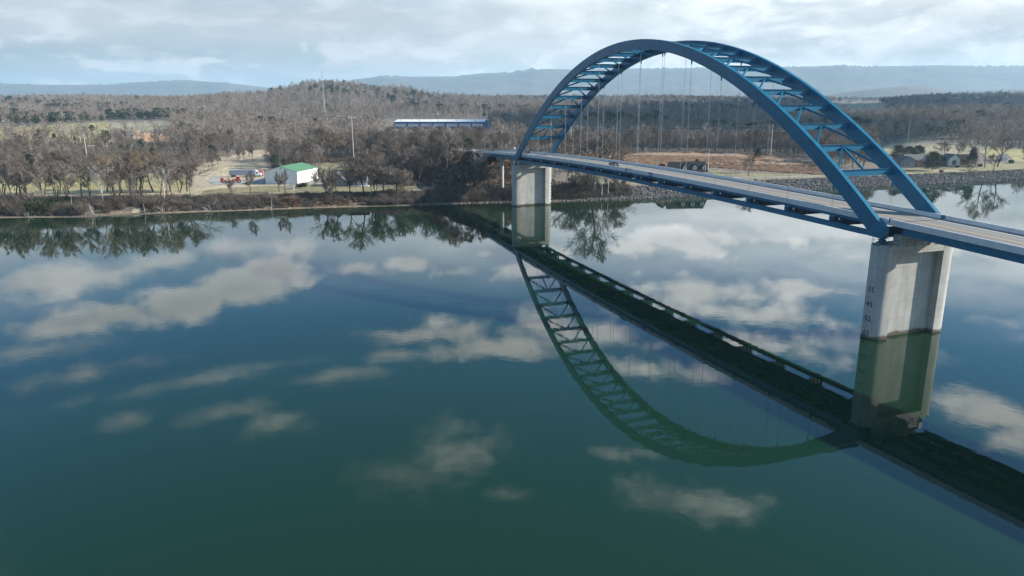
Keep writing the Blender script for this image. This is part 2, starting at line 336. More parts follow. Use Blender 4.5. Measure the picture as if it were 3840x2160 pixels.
# bridge frame: e runs along the bridge (0 = near pier, -217 = far pier), v across it, z up
YAW = -1.2286; CU, CV = 111.5609, -118.9001; SPAN = 217.0; RW = 16.5
def b2w(e, v, z=0.0):
    a, b = e - CU, v - CV; c, s = math.cos(YAW), math.sin(YAW); return (a * c - b * s, a * s + b * c, z)
def w2b(X, Y):
    c, s = math.cos(YAW), math.sin(YAW); return CU + X * c + Y * s, CV - X * s + Y * c
def zdeck(e): return 25.3 - ((e + 108.5) / 108.5) ** 2 * 1.45 if e > -300 else 20.2 + (e + 300) * .004
_pn = [(rng.uniform(0, 6.28), rng.uniform(-1, 1), rng.uniform(-1, 1)) for _ in range(10)]
def rough(X, Y):
    s = 0
    for i, (p, a, b) in enumerate(_pn):
        k = .012 * 1.75 ** i / math.hypot(a, b); s = s + np.sin(X * k * a + Y * k * b + p) * (.75 ** i)
    return s
def height(X, Y):
    X = np.asarray(X, float); Y = np.asarray(Y, float)
    d = (Y - shore(X)) * .95
    left = np.interp(d, [-40, -6, 0, 4, 8, 18, 30, 60], [-5, -1.2, 0, .55, 2.2, 4.3, 4.7, 5.0])
    rite = np.interp(d, [-40, -6, 0, 3, 14, 20, 30, 60], [-5, -1.6, 0, .9, 3.9, 4.4, 4.7, 5.0])
    w = np.clip((X - 25) / 25, 0, 1); bank = left * (1 - w) + rite * w
    t = np.clip((d - 30) / 90, 0, 1); t = t * t * (3 - 2 * t)
    z = bank * (1 - t) + table(X, Y) * t
    z = z + rough(X, Y) * (.10 * np.clip(d / 8, 0, 1) + np.clip((Y - 600) / 1400, 0, 1) * 2.2)
    # road embankment behind the far abutment
    e, v = w2b(X, Y); top = np.where(e < -300, 20.0 + (e + 300) * .004, 25.1 - ((e + 108.5) / 108.5) ** 2 * 1.45) - .25
    dv = np.maximum(np.abs(v - 8.25) - 9.0, 0); de = np.maximum(e + 284.5, 0); fade = np.clip((e + 900) / 350, 0, 1)
    emb = np.maximum(top * fade, 0) - np.hypot(dv * .55, de * .62)
    return np.where(Y > 250, np.maximum(z, emb), z)
def G(px, py, lift=0.0):
    "point of the terrain seen at a pixel of the photograph"
    d = ray(px, py); d = d / d[1]; Ys = np.concatenate([np.arange(250, 1000, .5), np.arange(1000, 5000, 4)])
    zr = H + d[2] * Ys; hh = height(d[0] * Ys, Ys); k = np.argmax(zr < hh)
    Y = Ys[k]; return Vector((float(d[0] * Y), float(Y), float(height(d[0] * Y, Y)) + lift))
def ZP(py, Y, px=1920):
    d = ray(px, py); return H + d[2] / d[1] * Y
def PIX(X, Y, Z):
    dx, dy, dz = X, Y, Z - H
    z = dy * _F.y + dz * _F.z; xr = dx * _R2.x + dy * _R2.y + dz * _R2.z; yu = dx * _U2.x + dy * _U2.y + dz * _U2.z
    return 1920 + FPX * xr / z, 1080 - FPX * yu / z
def inpoly(px, py, poly):
    px = np.asarray(px); ins = np.zeros(px.shape, bool); n = len(poly)
    for i in range(n):
        x0, y0 = poly[i]; x1, y1 = poly[(i + 1) % n]
        c = ((y0 > py) != (y1 > py)) & (px < (x1 - x0) * (py - y0) / (y1 - y0 + 1e-9) + x0); ins ^= c
    return ins

# ------------------------------------------------------------------ ground, water, hills, haze
GRASS, LAWN, DRYGRASS, MEADOW, PALEFIELD, SOIL, LITTER, MUD, CLAY, STONE, TAN = (.29, .25, .11), (.215, .188, .10), (.38, .32, .19), (.30, .195, .135), (.27, .235, .15), (.48, .28, .16), (.155, .125, .098), (.19, .145, .10), (.125, .066, .042), (.12, .115, .115), (.42, .345, .235)
ZONES = [  # (colour, polygon in pixels of the photograph where that ground is seen)
 (GRASS, [(-900, 655), (780, 650), (800, 690), (790, 718), (560, 738), (200, 728), (-900, 742)]),
 (DRYGRASS, [(-900, 716), (300, 712), (820, 704), (820, 725), (300, 733), (-900, 745)]),
 (TAN, [(700, 640), (800, 600), (930, 565), (1150, 555), (1160, 572), (1000, 590), (1000, 640), (1060, 690), (1200, 680), (1240, 700), (1150, 738), (740, 735)]),
 (LAWN, [(1000, 696), (1190, 690), (1220, 702), (1560, 700), (1600, 720), (1560, 742), (760, 736), (760, 712)]),
 (LAWN, [(1185, 608), (1420, 600), (1430, 640), (1210, 668)]),
 (TAN, [(1440, 716), (1580, 712), (1600, 726), (1440, 736)]),
 (GRASS, [(-400, 470), (100, 474), (180, 470), (320, 462), (420, 455), (420, 545), (-400, 545)]),
 (PALEFIELD, [(400, 462), (520, 458), (600, 452), (640, 450), (640, 478), (560, 492), (400, 490)]),
 (SOIL, [(500, 494), (570, 498), (645, 505), (650, 532), (560, 530), (500, 520)]),
 (MEADOW, [(2020, 580), (2300, 576), (2660, 568), (2960, 582), (3110, 625), (3110, 658), (2800, 640), (2600, 625), (2480, 640), (2200, 640), (2020, 620)]),
 (LAWN, [(2560, 628), (2660, 636), (2820, 650), (3000, 655), (3300, 640), (3900, 600), (4600, 590), (4600, 650), (3840, 640), (3400, 672), (2900, 688), (2400, 690), (2300, 700), (2150, 690), (2150, 655), (2400, 650)]),
 (PALEFIELD, [(3310, 544), (3460, 534), (3640, 540), (3700, 548), (3700, 575), (3500, 580), (3310, 575)]),
 (GRASS, [(3700, 548), (3840, 560), (4600, 575), (4600, 606), (3780, 604), (3700, 590)]),
 (PALEFIELD, [(3120, 384), (3260, 386), (3320, 391), (3345, 410), (3300, 432), (3200, 440), (3100, 430)]),
]
us = np.unique(np.concatenate([np.linspace(-2.6, -.78, 60), np.linspace(-.78, .78, 720), np.linspace(.78, 2.6, 60)]))
offs = np.concatenate([[-40, -22, -12, -6, -3, -1.5, -.6], np.linspace(0, 24, 33), np.linspace(25.2, 80, 40), 80 * 1.055 ** np.arange(1, 94)])
Ysh = np.full_like(us, 350.0)
for _ in range(60): Ysh = Ysh + .5 * (shore(us * Ysh) - Ysh)
Yg = Ysh[None, :] + offs[:, None]; Xg = us[None, :] * Yg
Zg = height(Xg, Yg)
nr, nc = Yg.shape
gme = bpy.data.meshes.new('ground')
idx = np.arange(nr * nc).reshape(nr, nc)
quads = np.stack([idx[:-1, :-1], idx[:-1, 1:], idx[1:, 1:], idx[1:, :-1]], -1).reshape(-1, 4)
gme.from_pydata(np.stack([Xg, Yg, Zg], -1).reshape(-1, 3).tolist(), [], quads.tolist())
px_, py_ = PIX(Xg, Yg, Zg)
jx = px_ + 6 * np.sin(Xg * .21 + Yg * .13) + 4 * np.sin(Xg * .5 - Yg * .37); jy = py_ + 1.2 * np.sin(Xg * .33 + 1) + .8 * np.sin(Yg * .41)
colg = np.empty((nr, nc, 3)); colg[:] = LITTER
for c_, poly in ZONES: colg[inpoly(jx, jy, poly)] = c_
dsh = Yg - Ysh[None, :]
colg[(dsh < 5.0) & (Xg < 60)] = MUD; colg[(dsh >= 5.0) & (dsh < 20) & (Xg < 45)] = (.12, .10, .075)
colg[(dsh < 17) & (Xg >= 45)] = STONE
eg, vg = w2b(Xg, Yg)
wob = 4 * np.sin(Xg * .4) + 3 * np.sin(Yg * .6 + Xg * .9); colg[(eg + wob < -240) & (eg + wob > -290) & (vg > 3.5 + wob * .5 + (Zg - 12) * .35) & (vg < 24) & (Zg > 7) & (Zg < 18.5)] = CLAY
colg[((eg < -262) & (vg < -2) & (vg > -40) & (Zg > 5.5) & (eg > -420))] = (.16, .15, .075)
colg *= np.clip(rng.normal(1, .16, (nr, nc, 1)), .6, 1.4)
clay_ = (colg[..., 0] > colg[..., 1] * 1.9); colg[clay_ & (rng.random((nr, nc)) < .45)] = (.07, .055, .04)
ca = gme.color_attributes.new('zone', 'FLOAT_COLOR', 'POINT')
ca.data.foreach_set('color', np.concatenate([colg, np.ones((nr, nc, 1))], -1).reshape(-1).astype(np.float32))
gm = mat('ground_cover', (.3, .3, .2), .95, bump=.5, bscale=.9, coord='Object'); t = gm.node_tree; b = t.nodes['Principled BSDF']
at = t.nodes.new('ShaderNodeAttribute'); at.attribute_name = 'zone'
tcn = t.nodes.new('ShaderNodeTexCoord')
na = t.nodes.new('ShaderNodeTexNoise'); t.links.new(tcn.outputs['Object'], na.inputs[0]); na.inputs['Scale'].default_value = .09; na.inputs['Detail'].default_value = 8; na.inputs['Roughness'].default_value = .68
nb = t.nodes.new('ShaderNodeTexNoise'); t.links.new(tcn.outputs['Object'], nb.inputs[0]); nb.inputs['Scale'].default_value = .8; nb.inputs['Detail'].default_value = 4
mr = t.nodes.new('ShaderNodeMapRange'); t.links.new(na.outputs[0], mr.inputs[0]); mr.inputs[1].default_value = .3; mr.inputs[2].default_value = .7; mr.inputs[3].default_value = .62; mr.inputs[4].default_value = 1.3
mr2 = t.nodes.new('ShaderNodeMapRange'); t.links.new(nb.outputs[0], mr2.inputs[0]); mr2.inputs[1].default_value = .3; mr2.inputs[2].default_value = .7; mr2.inputs[3].default_value = .8; mr2.inputs[4].default_value = 1.2
mm = t.nodes.new('ShaderNodeMath'); mm.operation = 'MULTIPLY'; t.links.new(mr.outputs[0], mm.inputs[0]); t.links.new(mr2.outputs[0], mm.inputs[1])
hs = t.nodes.new('ShaderNodeHueSaturation'); t.links.new(at.outputs['Color'], hs.inputs['Color']); t.links.new(mm.outputs[0], hs.inputs['Value'])
mr3 = t.nodes.new('ShaderNodeMapRange'); t.links.new(nb.outputs[0], mr3.inputs[0]); mr3.inputs[3].default_value = .485; mr3.inputs[4].default_value = .515
t.links.new(mr3.outputs[0], hs.inputs['Hue']); t.links.new(hs.outputs[0], b.inputs['Base Color'])
gme.materials.append(gm); gme.shade_smooth(); gme.update()
ground = link('ground', gme); tag(ground, kind='structure')

# distant plateau ridges, each a long mesh with a wooded, gullied face and a ragged tree line
def ridge(name, crest, Y0, Y1, px0, px1, seed, bumps):
    pxs = np.arange(px0, px1, 3.0); rr = np.random.default_rng(seed)
    cx, cy = np.array([c[0] for c in crest], float), np.array([c[1] for c in crest], float)
    rows = np.linspace(0, 1, 24); V = []
    xs = np.interp(pxs, cx, cy); ph = rr.uniform(0, 6.28, 8)
    ragged = np.convolve(rr.normal(0, 1, len(pxs) + 2), [.25, .5, .25], 'valid') * bumps * np.clip(np.sin(pxs * .011 + ph[0]) + np.sin(pxs * .027 + ph[1]) + 1.0, .15, 2)
    zt = H + Y1 * (392 - xs) / FPX
    for t in rows:
        Yr = Y0 + (Y1 - Y0) * t
        gul = sum(np.sin(pxs * .011 * 1.7 ** k + ph[k] + t * 1.2 * math.cos(k)) * .72 ** k for k in range(6))
        prof = np.interp(t, [0, .55, .85, 1], [0, .42, .90, 1])
        z = 55 + (zt - 55) * np.clip(prof + .016 * gul * math.sin(math.pi * t), 0, 1) + (ragged if t == 1 else 0)
        V += list(zip((pxs - 1920) / FPX * 1.03 * Yr, Yr + 12 * gul, z))
    V += list(zip((pxs - 1920) / FPX * 1.03 * (Y1 + 900), np.full_like(pxs, Y1 + 900), np.full_like(pxs, 40)))
    n = len(pxs); m = len(rows) + 1
    fs = [(i * n + j, i * n + j + 1, (i + 1) * n + j + 1, (i + 1) * n + j) for i in range(m - 1) for j in range(n - 1)]
    me = bpy.data.meshes.new(name); me.from_pydata(V, [], fs); me.materials.append(M['ridge']); me.shade_smooth(); me.update()
    return tag(link(name, me), kind='structure')
M['ridge'] = mat('wooded_ridge', (.075, .062, .052), .95, col2=(.16, .135, .115), scale=.004, detail=10, bump=1.0, bscale=.01)
ridge('hills', [(-900, 318), (0, 309), (300, 319), (480, 319), (600, 311), (768, 303), (917, 313), (1043, 328), (1200, 345), (1500, 362), (1800, 372)], 8200, 10500, -900, 1750, 3, 5)
ridge('hills', [(1000, 345), (1250, 318), (1416, 298), (1468, 289), (1565, 294), (1714, 293), (1811, 283), (1920, 278), (1994, 267), (2143, 270), (2367, 267), (2590, 264), (2800, 264), (2986, 261), (3075, 256), (3150, 262), (3411, 259), (3634, 261), (3840, 261), (4700, 262)], 7600, 9800, 1000, 4700, 5, 5)
ridge('hills', [(2950, 372), (3113, 350), (3230, 335), (3321, 329), (3411, 338), (3500, 352), (3620, 345), (3760, 340), (3900, 350), (4300, 370)], 5200, 6200, 2950, 4300, 8, 4)

CURA, CURB, CURC = -.0093, -.431, 133.1     # line of the current: Y = CURA*X*X + CURB*X + CURC
wm = bpy.data.materials.new('river_water'); wm.use_nodes = True; t = wm.node_tree; b = t.nodes['Principled BSDF']
b.inputs['Base Color'].default_value = (.0078, .030, .0215, 1); b.inputs['Roughness'].default_value = .015; b.inputs['IOR'].default_value = 1.333; b.inputs['Specular IOR Level'].default_value = .5
tcn = t.nodes.new('ShaderNodeTexCoord')
sx_ = t.nodes.new('ShaderNodeSeparateXYZ'); t.links.new(tcn.outputs['Object'], sx_.inputs[0])
def wm_(op, a, b_, c=None):
    n = t.nodes.new('ShaderNodeMath'); n.operation = op
    for i_, v_ in enumerate((a, b_, c)):
        if v_ is None: continue
        if isinstance(v_, (int, float)): n.inputs[i_].default_value = v_
        else: t.links.new(v_, n.inputs[i_])
    return n.outputs[0]
wn = t.nodes.new('ShaderNodeTexNoise'); t.links.new(tcn.outputs['Object'], wn.inputs[0]); wn.inputs['Scale'].default_value = .022; wn.inputs['Detail'].default_value = 5
line = wm_('ADD', wm_('MULTIPLY', sx_.outputs[0], CURB), wm_('MULTIPLY', wm_('MULTIPLY', sx_.outputs[0], sx_.outputs[0]), CURA))
turb = wm_('ADD', wm_('SUBTRACT', sx_.outputs[1], line), wm_('MULTIPLY_ADD', wn.outputs[0], 26.0, -CURC - 13.0))
tmr = t.nodes.new('ShaderNodeMapRange'); tmr.interpolation_type = 'SMOOTHSTEP'; t.links.new(turb, tmr.inputs[0]); tmr.inputs[1].default_value = -7; tmr.inputs[2].default_value = 9
tmx = t.nodes.new('ShaderNodeMix'); tmx.data_type = 'RGBA'; t.links.new(tmr.outputs[0], tmx.inputs[0]); tmx.inputs[6].default_value = (.0076, .0295, .0162, 1); tmx.inputs[7].default_value = (.0058, .0235, .0108, 1); t.links.new(tmx.outputs[2], b.inputs['Base Color'])
w1 = t.nodes.new('ShaderNodeTexNoise'); t.links.new(tcn.outputs['Object'], w1.inputs[0]); w1.inputs['Scale'].default_value = .55; w1.inputs['Detail'].default_value = 3
w2 = t.nodes.new('ShaderNodeTexNoise'); t.links.new(tcn.outputs['Object'], w2.inputs[0]); w2.inputs['Scale'].default_value = .06; w2.inputs['Detail'].default_value = 2
ww = t.nodes.new('ShaderNodeMath'); ww.operation = 'MULTIPLY_ADD'; t.links.new(w2.outputs[0], ww.inputs[0]); ww.inputs[1].default_value = 2.5; t.links.new(w1.outputs[0], ww.inputs[2])
bp = t.nodes.new('ShaderNodeBump'); bp.inputs['Strength'].default_value = .03; bp.inputs['Distance'].default_value = .12; t.links.new(ww.outputs[0], bp.inputs['Height']); t.links.new(bp.outputs[0], b.inputs['Normal'])
mb = MB(); mb.add([(-6000, -5000, 0), (6000, -5000, 0), (6000, 1200, 0), (-6000, 1200, 0)], [(0, 1, 2, 3)])
water = mb.build('water', wm); tag(water, kind='structure')

hm = bpy.data.materials.new('haze_air'); hm.use_nodes = True; t = hm.node_tree
for n in list(t.nodes):
    if n.type != 'OUTPUT_MATERIAL': t.nodes.remove(n)
HAZE = 7.2e-5
pv_ = t.nodes.new('ShaderNodeVolumePrincipled'); pv_.inputs['Color'].default_value = (.50, .76, .97, 1); pv_.inputs['Density'].default_value = HAZE; pv_.inputs['Anisotropy'].default_value = .2
t.links.new(pv_.outputs[0], [n for n in t.nodes if n.type == 'OUTPUT_MATERIAL'][0].inputs['Volume'])
mb = MB(); mb.bb(-16000, 16000, -14000, 16000, -7, 640)
hz_ = mb.build('haze', hm); tag(hz_, kind='stuff')

M['cloud'] = mat('cloud_white', (.9, .9, .92), 1.0)
def cloud(poly, alt, seed):
    "flat-based lumpy cloud floating up-sun of the ground outline it shades"
    k = (alt) / math.tan(SUN_EL); ox, oy = k * math.cos(SUN_AZ), k * math.sin(SUN_AZ); rr = np.random.default_rng(seed)
    P_ = np.array(poly, float); n = 160; t_ = np.linspace(0, len(P_), n, endpoint=False); i = t_.astype(int); f = (t_ - i)[:, None]
    O = P_[i] * (1 - f) + P_[(i + 1) % len(P_)] * f; c = O.mean(0)
    wob = sum(np.sin(np.arange(n) / n * 6.283 * q + rr.uniform(0, 6)) / q ** .8 for q in (5, 9, 14, 22, 37)) * .035
    O = c + (O - c) * (1 + wob[:, None]); V = []; rings = [(1, 0), (.97, 40), (.8, 110), (.55, 150), (.25, 170)]
    for s_, h_ in rings:
        for q, o in enumerate(O): p = c + (o - c) * s_; V.append((p[0] + ox, p[1] + oy, alt + h_ * (1 + .3 * math.sin(q * .7) * (s_ < 1))))
    m = len(rings); fs = [(a * n + q, a * n + (q + 1) % n, (a + 1) * n + (q + 1) % n, (a + 1) * n + q) for a in range(m - 1) for q in range(n)] + [tuple(range(n - 1, -1, -1)), tuple(range((m - 1) * n, m * n))]
    o = MB().add(V, fs).build('cloud', M['cloud'], smooth=True); tag(o, kind='structure')
cloud([(110, 660), (330, 660), (420, 800), (400, 1300), (900, 1350), (1300, 1700), (1500, 2500), (800, 2600), (520, 1900), (260, 1500), (120, 1100), (70, 800)], 1000, 5)

# ------------------------------------------------------------------ roads and yards (sheets draped just above the ground)
def drape(name, m, pts, width, lift=.06):
    "strip of constant width following ground points"
    P = [Vector((p[0], p[1])) for p in pts]; Q = []
    for i in range(len(P) - 1):
        k = max(1, int((P[i + 1] - P[i]).length / 5)); Q += [P[i].lerp(P[i + 1], j / k) for j in range(k)]
    Q.append(P[-1]); V = []; 
    for i, q in enumerate(Q):
        d = (Q[min(i + 1, len(Q) - 1)] - Q[max(i - 1, 0)]).normalized(); nrm = Vector((-d.y, d.x))
        wdt = width if isinstance(width, (int, float)) else np.interp(i / (len(Q) - 1), np.linspace(0, 1, len(width)), width)
        for s in (-.5, -.25, 0, .25, .5):
            p = q + nrm * s * wdt; V.append((p.x, p.y, float(height(p.x, p.y)) + lift))
    fs = [(i * 5 + k, i * 5 + k + 1, (i + 1) * 5 + k + 1, (i + 1) * 5 + k) for i in range(len(Q) - 1) for k in range(4)]
    o = MB().add(V, fs).build(name, m); tag(o, kind='structure'); return o
def drape_poly(name, m, poly, lift=.05, step=2.5):
    xs = [p[0] for p in poly]; ys = [p[1] for p in poly]
    X = np.arange(min(xs), max(xs), step); Y = np.arange(min(ys), max(ys), step); gx, gy = np.meshgrid(X, Y)
    ins = inpoly(gx, gy, [(p[0], p[1]) for p in poly]); z = height(gx, gy) + lift; V = []; fs = []; ids = {}
    def vid(i, j):
        if (i, j) not in ids: ids[(i, j)] = len(V); V.append((gx[i, j], gy[i, j], z[i, j]))
        return ids[(i, j)]
    for i in range(len(Y) - 1):
        for j in range(len(X) - 1):
            if ins[i, j] and ins[i + 1, j] and ins[i, j + 1] and ins[i + 1, j + 1]: fs.append((vid(i, j), vid(i, j + 1), vid(i + 1, j + 1), vid(i + 1, j)))
    o = MB().add(V, fs).build(name, m); tag(o, kind='structure'); return o
def gp(l): return [G(*q) for q in l]
drape('road', M['road'], gp([(-700, 664), (-200, 661), (40, 657), (300, 653), (560, 651), (720, 650), (800, 645)]), 7.0)
drape('track', M['dirt_track'], gp([(800, 700), (745, 692), (735, 672), (760, 650), (830, 622), (880, 600), (940, 578), (1010, 562), (1110, 552)]), [9, 9, 9, 7, 6, 6, 7, 7], .09)
drape('road', M['road'], gp([(-300, 545), (200, 546), (500, 547), (690, 556), (760, 558)]), 7.0)
drape('road', M['road'], gp([(745, 500), (765, 478), (785, 458), (795, 447)]), 8.0)
drape('road', M['dirt_track'], gp([(1040, 545), (1140, 540), (1175, 545)]), 7.0)
drape_poly('gravel_yard', M['gravel'], gp([(800, 655), (860, 672), (1000, 668), (1010, 692), (900, 694), (790, 694), (765, 680)]), .13)
drape('driveway', M['road'], gp([(1075, 706), (1110, 700), (1180, 683), (1240, 668)]), 5.5, .1)
drape('path', M['dirt_track'], gp([(1000, 722), (1200, 733), (1400, 735), (1560, 732)]), 3.0)
drape('driveway', M['dirt_track'], gp([(3480, 642), (3560, 640), (3600, 642)]), 6.0)
drape('driveway', M['road'], gp([(2160, 688), (2330, 682), (2480, 678), (2700, 668), (2900, 664), (3080, 660)]), 4.0)

# ------------------------------------------------------------------ the bridge
BRZ = YAW; org = b2w(0, 0, 0)
bridge = empty('arch_bridge', org, BRZ)
tag(bridge, 'long blue steel tied arch bridge crossing the calm river', 'bridge')
def zlow(e): x = (e + 108.5) / 108.5; return 64 - 45 * x * x
def slope(e): return -90 * (e + 108.5) / 108.5 ** 2
def rib_pts(e):
    "lower and upper edge of the rib at a station"
    x = (e + 108.5) / 108.5; dp = 3.0 + .28 * x * x; s = slope(e); k = 1 / math.hypot(1, s)
    return (e, zlow(e)), (e - s * k * dp, zlow(e) + k * dp)
PAN = SPAN / 15; panels = [-PAN * k for k in range(1, 15)]
def ztie(e): return zdeck(e) - 3.1
RH = .5
for v0 in (0.0, RW):
    mb = MB()
    es = list(np.linspace(-3.6, -SPAN + 3.6, 61))
    low = [rib_pts(e)[0] for e in es]; up = [rib_pts(e)[1] for e in es]
    ring = [[(p[0], v0 - RH, p[1]), (p[0], v0 + RH, p[1]), (q[0], v0 + RH, q[1]), (q[0], v0 - RH, q[1])] for p, q in zip(low, up)]
    vs = [p for r in ring for p in r]
    fs = [(i * 4 + k, i * 4 + (k + 1) % 4, (i + 1) * 4 + (k + 1) % 4, (i + 1) * 4 + k) for i in range(60) for k in range(4)] + [(0, 1, 2, 3), (240, 241, 242, 243)]
    mb.add(vs, fs); mb.build('arch_rib', M['steel'], bridge)
    for sgn, e0 in ((1, 0.0), (-1, -SPAN)):       # solid knuckle where rib, tie and bearing meet
        f = lambda de: e0 + sgn * de
        q = rib_pts(f(-3.6)); tb = zdeck(e0) - 3.1
        poly = [(f(-3.6), tb + .2), (f(.15), tb), (f(.5), tb), (f(.9), tb + .6), (f(.9), 22.9), (f(-.5), 23.9), q[1], (f(-3.62), q[0][1]), (f(-6.0), tb + 1.25), (f(-6), tb + .16)]
        MB().prism(poly, v0 - RH - .03, v0 + RH + .03).build('knuckle', M['steel'], bridge)
        mb = MB(); mb.prism([(f(-.35), 19.95), (f(.45), 19.95), (f(.55), tb - .12), (f(-.75), tb - .12)], v0 - .45, v0 + .45); mb.box((f(.0), v0, 19.95), (1.6, 1.5, .3)); mb.build('bearing', M['steel_dull'], bridge)
    path = [(e, ztie(e)) for e in np.linspace(-5.5, -SPAN + 5.5, 31)]
    MB().sweep([(v0 - .45, 0), (v0 + .45, 0), (v0 + .45, 1.1), (v0 - .45, 1.1)], path).build('tie_girder', M['steel'], bridge)
    for e in panels:
        (a, za), (b_, zb) = rib_pts(e); zt = ztie(e); s = slope(e); k = 1 / math.hypot(1, s); dp = 3.0 + .28 * ((e + 108.5) / 108.5) ** 2
        # splice collar round the rib
        Mx = Matrix(((k, 0, -s * k), (0, 1, 0), (s * k, 0, k)))
        cc = Vector((a - s * k * dp / 2, v0, za + k * dp / 2))
        MB().box(cc, (.34, 2 * RH + .05, dp + .05), Mx).build('splice_plate', M['steel'], bridge)
        mb = MB()
        for de in (-.16, .16): mb.tube([(e + de, v0, zdeck(e) - .55), (e + de, v0, za - .55)], .035, 4)
        mb.build('hanger_cable', M['cable'], bridge)
        mb = MB(); mb.box((e, v0, za - .25), (.5, .22, 1.1)); mb.box((e, v0, za - .95), (.42, .16, .4)); mb.build('hanger_socket', M['steel'], bridge)
        mb = MB(); mb.bb(e - .22, e + .22, v0 - .35, v0 + .35, zt + 1.1, zdeck(e) - 1.0); mb.bb(e - .3, e + .3, v0 - .2, v0 + .2, zdeck(e) - 1.0, zdeck(e) - .35); mb.build('hanger_post', M['steel'], bridge)
# bracing between the two ribs
half = [-PAN / 2 * k for k in range(2, 29)]
def zc_rib(e): p, q = rib_pts(e); return (p[0] + q[0]) / 2, (p[1] + q[1]) / 2
strut_pos = []
for e in half:
    # rib centre line above station e
    ee = e
    for _ in range(12): ee += (e - zc_rib(ee)[0]) * .8
    zc_ = zc_rib(ee)[1] + .35; strut_pos.append((e, zc_))
    mb = MB(); mb.bb(e - .02, e + .02, RH + .002, RW - RH - .002, zc_ - .68, zc_ + .66)
    mb.bb(e - .28, e + .28, RH + .002, RW - RH - .002, zc_ + .662, zc_ + .71); mb.bb(e - .28, e + .28, RH + .002, RW - RH - .002, zc_ - .73, zc_ - .682)
    mb.build('cross_strut', M['steel'], bridge)
mid = RW / 2; n_ = len(strut_pos)
for i in range(n_):
    e, z = strut_pos[i]
    if i < n_ // 2: j = i - 1
    elif i > n_ // 2: j = i + 1
    else: continue
    if not (0 <= j < n_): continue
    e2, z2 = strut_pos[j]
    for vv in (RH + .05, RW - RH - .05):
        MB().beam((e, mid + (.3 if vv > mid else -.3), z), (e2, vv, z2), .42, .5).build('diagonal_brace', M['steel'], bridge)
    if j in (0, n_ - 1): MB().beam((e, mid, z - .1), (e2, mid, z2 + .1), .36, .42).build('diagonal_brace', M['steel'], bridge)
# floor system
for e in panels + [-.9, -SPAN + .9]:
    zt = zdeck(e) - 3.05; zu = zdeck(e) - 1.02; mb = MB()
    mb.bb(e - .015, e + .015, .47, RW - .47, zt, zu)
    mb.bb(e - .25, e + .25, .47, RW - .47, zu + .002, zu + .045); mb.bb(e - .25, e + .25, .47, RW - .47, zt - .045, zt - .002)
    for k in range(1, 15):
        for s in (-1, 1): mb.bb(e + s * .017, e + s * .2, .47 + k * 1.04 - .012, .47 + k * 1.04 + .012, zt + .01, zu - .01)
    mb.build('floor_beam', M['steel_dull'], bridge)
deck_e = [60, 30, 10, 0] + list(np.linspace(-10, -SPAN, 30)) + [-235, -260, -284]
dpath = [(e, zdeck(e)) for e in [160, 110] + deck_e]
spath = [(e, zdeck(e)) for e in np.linspace(-1, -SPAN + 1, 30)]
for v in (1.15, 3.9, 6.8, 9.7, 12.6, 15.35):
    MB().sweep([(v - .14, -.98), (v + .14, -.98), (v + .14, -.93), (v + .02, -.93), (v + .02, -.31), (v + .14, -.31), (v + .14, -.27), (v - .14, -.27), (v - .14, -.31), (v - .02, -.31), (v - .02, -.93), (v - .14, -.93)], spath).build('stringer', M['steel'] if v in (1.15, 15.35) else M['steel_dull'], bridge)
for rng0 in ([160, 110, 60, 30, 3.2], [-SPAN - 1.5, -235, -255], [-255.1, -270, -283.5]):      # plate girders of the approach spans
    gpth = [(e, zdeck(e)) for e in rng0]
    for v in (1.6, 6.0, 10.5, 14.9):
        MB().sweep([(v - .25, -1.9), (v + .25, -1.9), (v + .25, -1.84), (v + .02, -1.84), (v + .02, -.33), (v + .25, -.33), (v + .25, -.27), (v - .25, -.27), (v - .25, -.33), (v - .02, -.33), (v - .02, -1.84), (v - .25, -1.84)], gpth).build('approach_girder', M['steel'], bridge)
    for e in np.arange(rng0[-1] + .4, min(rng0[0], 100), 7.0):
        mb = MB()
        for a_, b_ in ((1.65, 5.95), (6.05, 10.45), (10.55, 14.85)): mb.bb(e - .1, e + .1, a_, b_, zdeck(e) - 1.5, zdeck(e) - .7)
        mb.build('cross_frame', M['steel_dull'], bridge)
MB().sweep([(.78, -.265), (15.72, -.265), (15.72, 0), (.78, 0)], dpath).build('deck_slab', M['parapet'], bridge)
MB().sweep([(1.26, .004), (15.24, .004), (15.24, .05), (1.26, .05)], dpath).build('roadway', M['asphalt'], bridge)
for v in (3.0, 13.4): MB().sweep([(v - .1, .051), (v + .1, .051), (v + .1, .056), (v - .1, .056)], dpath).build('edge_line', M['white_line'], bridge)
for v in (8.02, 8.4): MB().sweep([(v - .07, .051), (v + .07, .051), (v + .07, .056), (v - .07, .056)], dpath).build('centre_line', M['yellow_line'], bridge)
def segs(a, b, L_): n = max(1, round(abs(b - a) / L_)); return [(a + (b - a) * i / n, a + (b - a) * (i + 1) / n) for i in range(n)]
for side in (0, 1):
    prof = [(.78, -.30), (.78, .88), (1.02, .88), (1.1, .5), (1.25, .2), (1.25, .01), (1.2, .001), (1.2, -.3)]
    prof = [(.76, -.32), (.76, .90), (1.03, .90), (1.09, .35), (1.25, .12), (1.25, .06), (.79, .06), (.79, -.32)]
    if side: prof = [(RW - a, b) for a, b in reversed(prof)]
    for a, b_ in segs(160, .6, 7.2) + segs(-.1, -SPAN - .2, PAN / 2) + segs(-SPAN - .8, -284, 7.2):
        pth = [(e, zdeck(e)) for e in (a - .012, (a + b_) / 2, b_ + .012)]
        MB().sweep(prof, pth).build('parapet', M['parapet'], bridge)
    v = .74 if not side else RW - 1.27
    for e in (.25, -SPAN - .5): MB().bb(e - .5, e + .5, v if side else v + .53, v + .02 if side else v + .55, zdeck(e) + .08, zdeck(e) + .93).build('joint_cover', M['steel'], bridge)
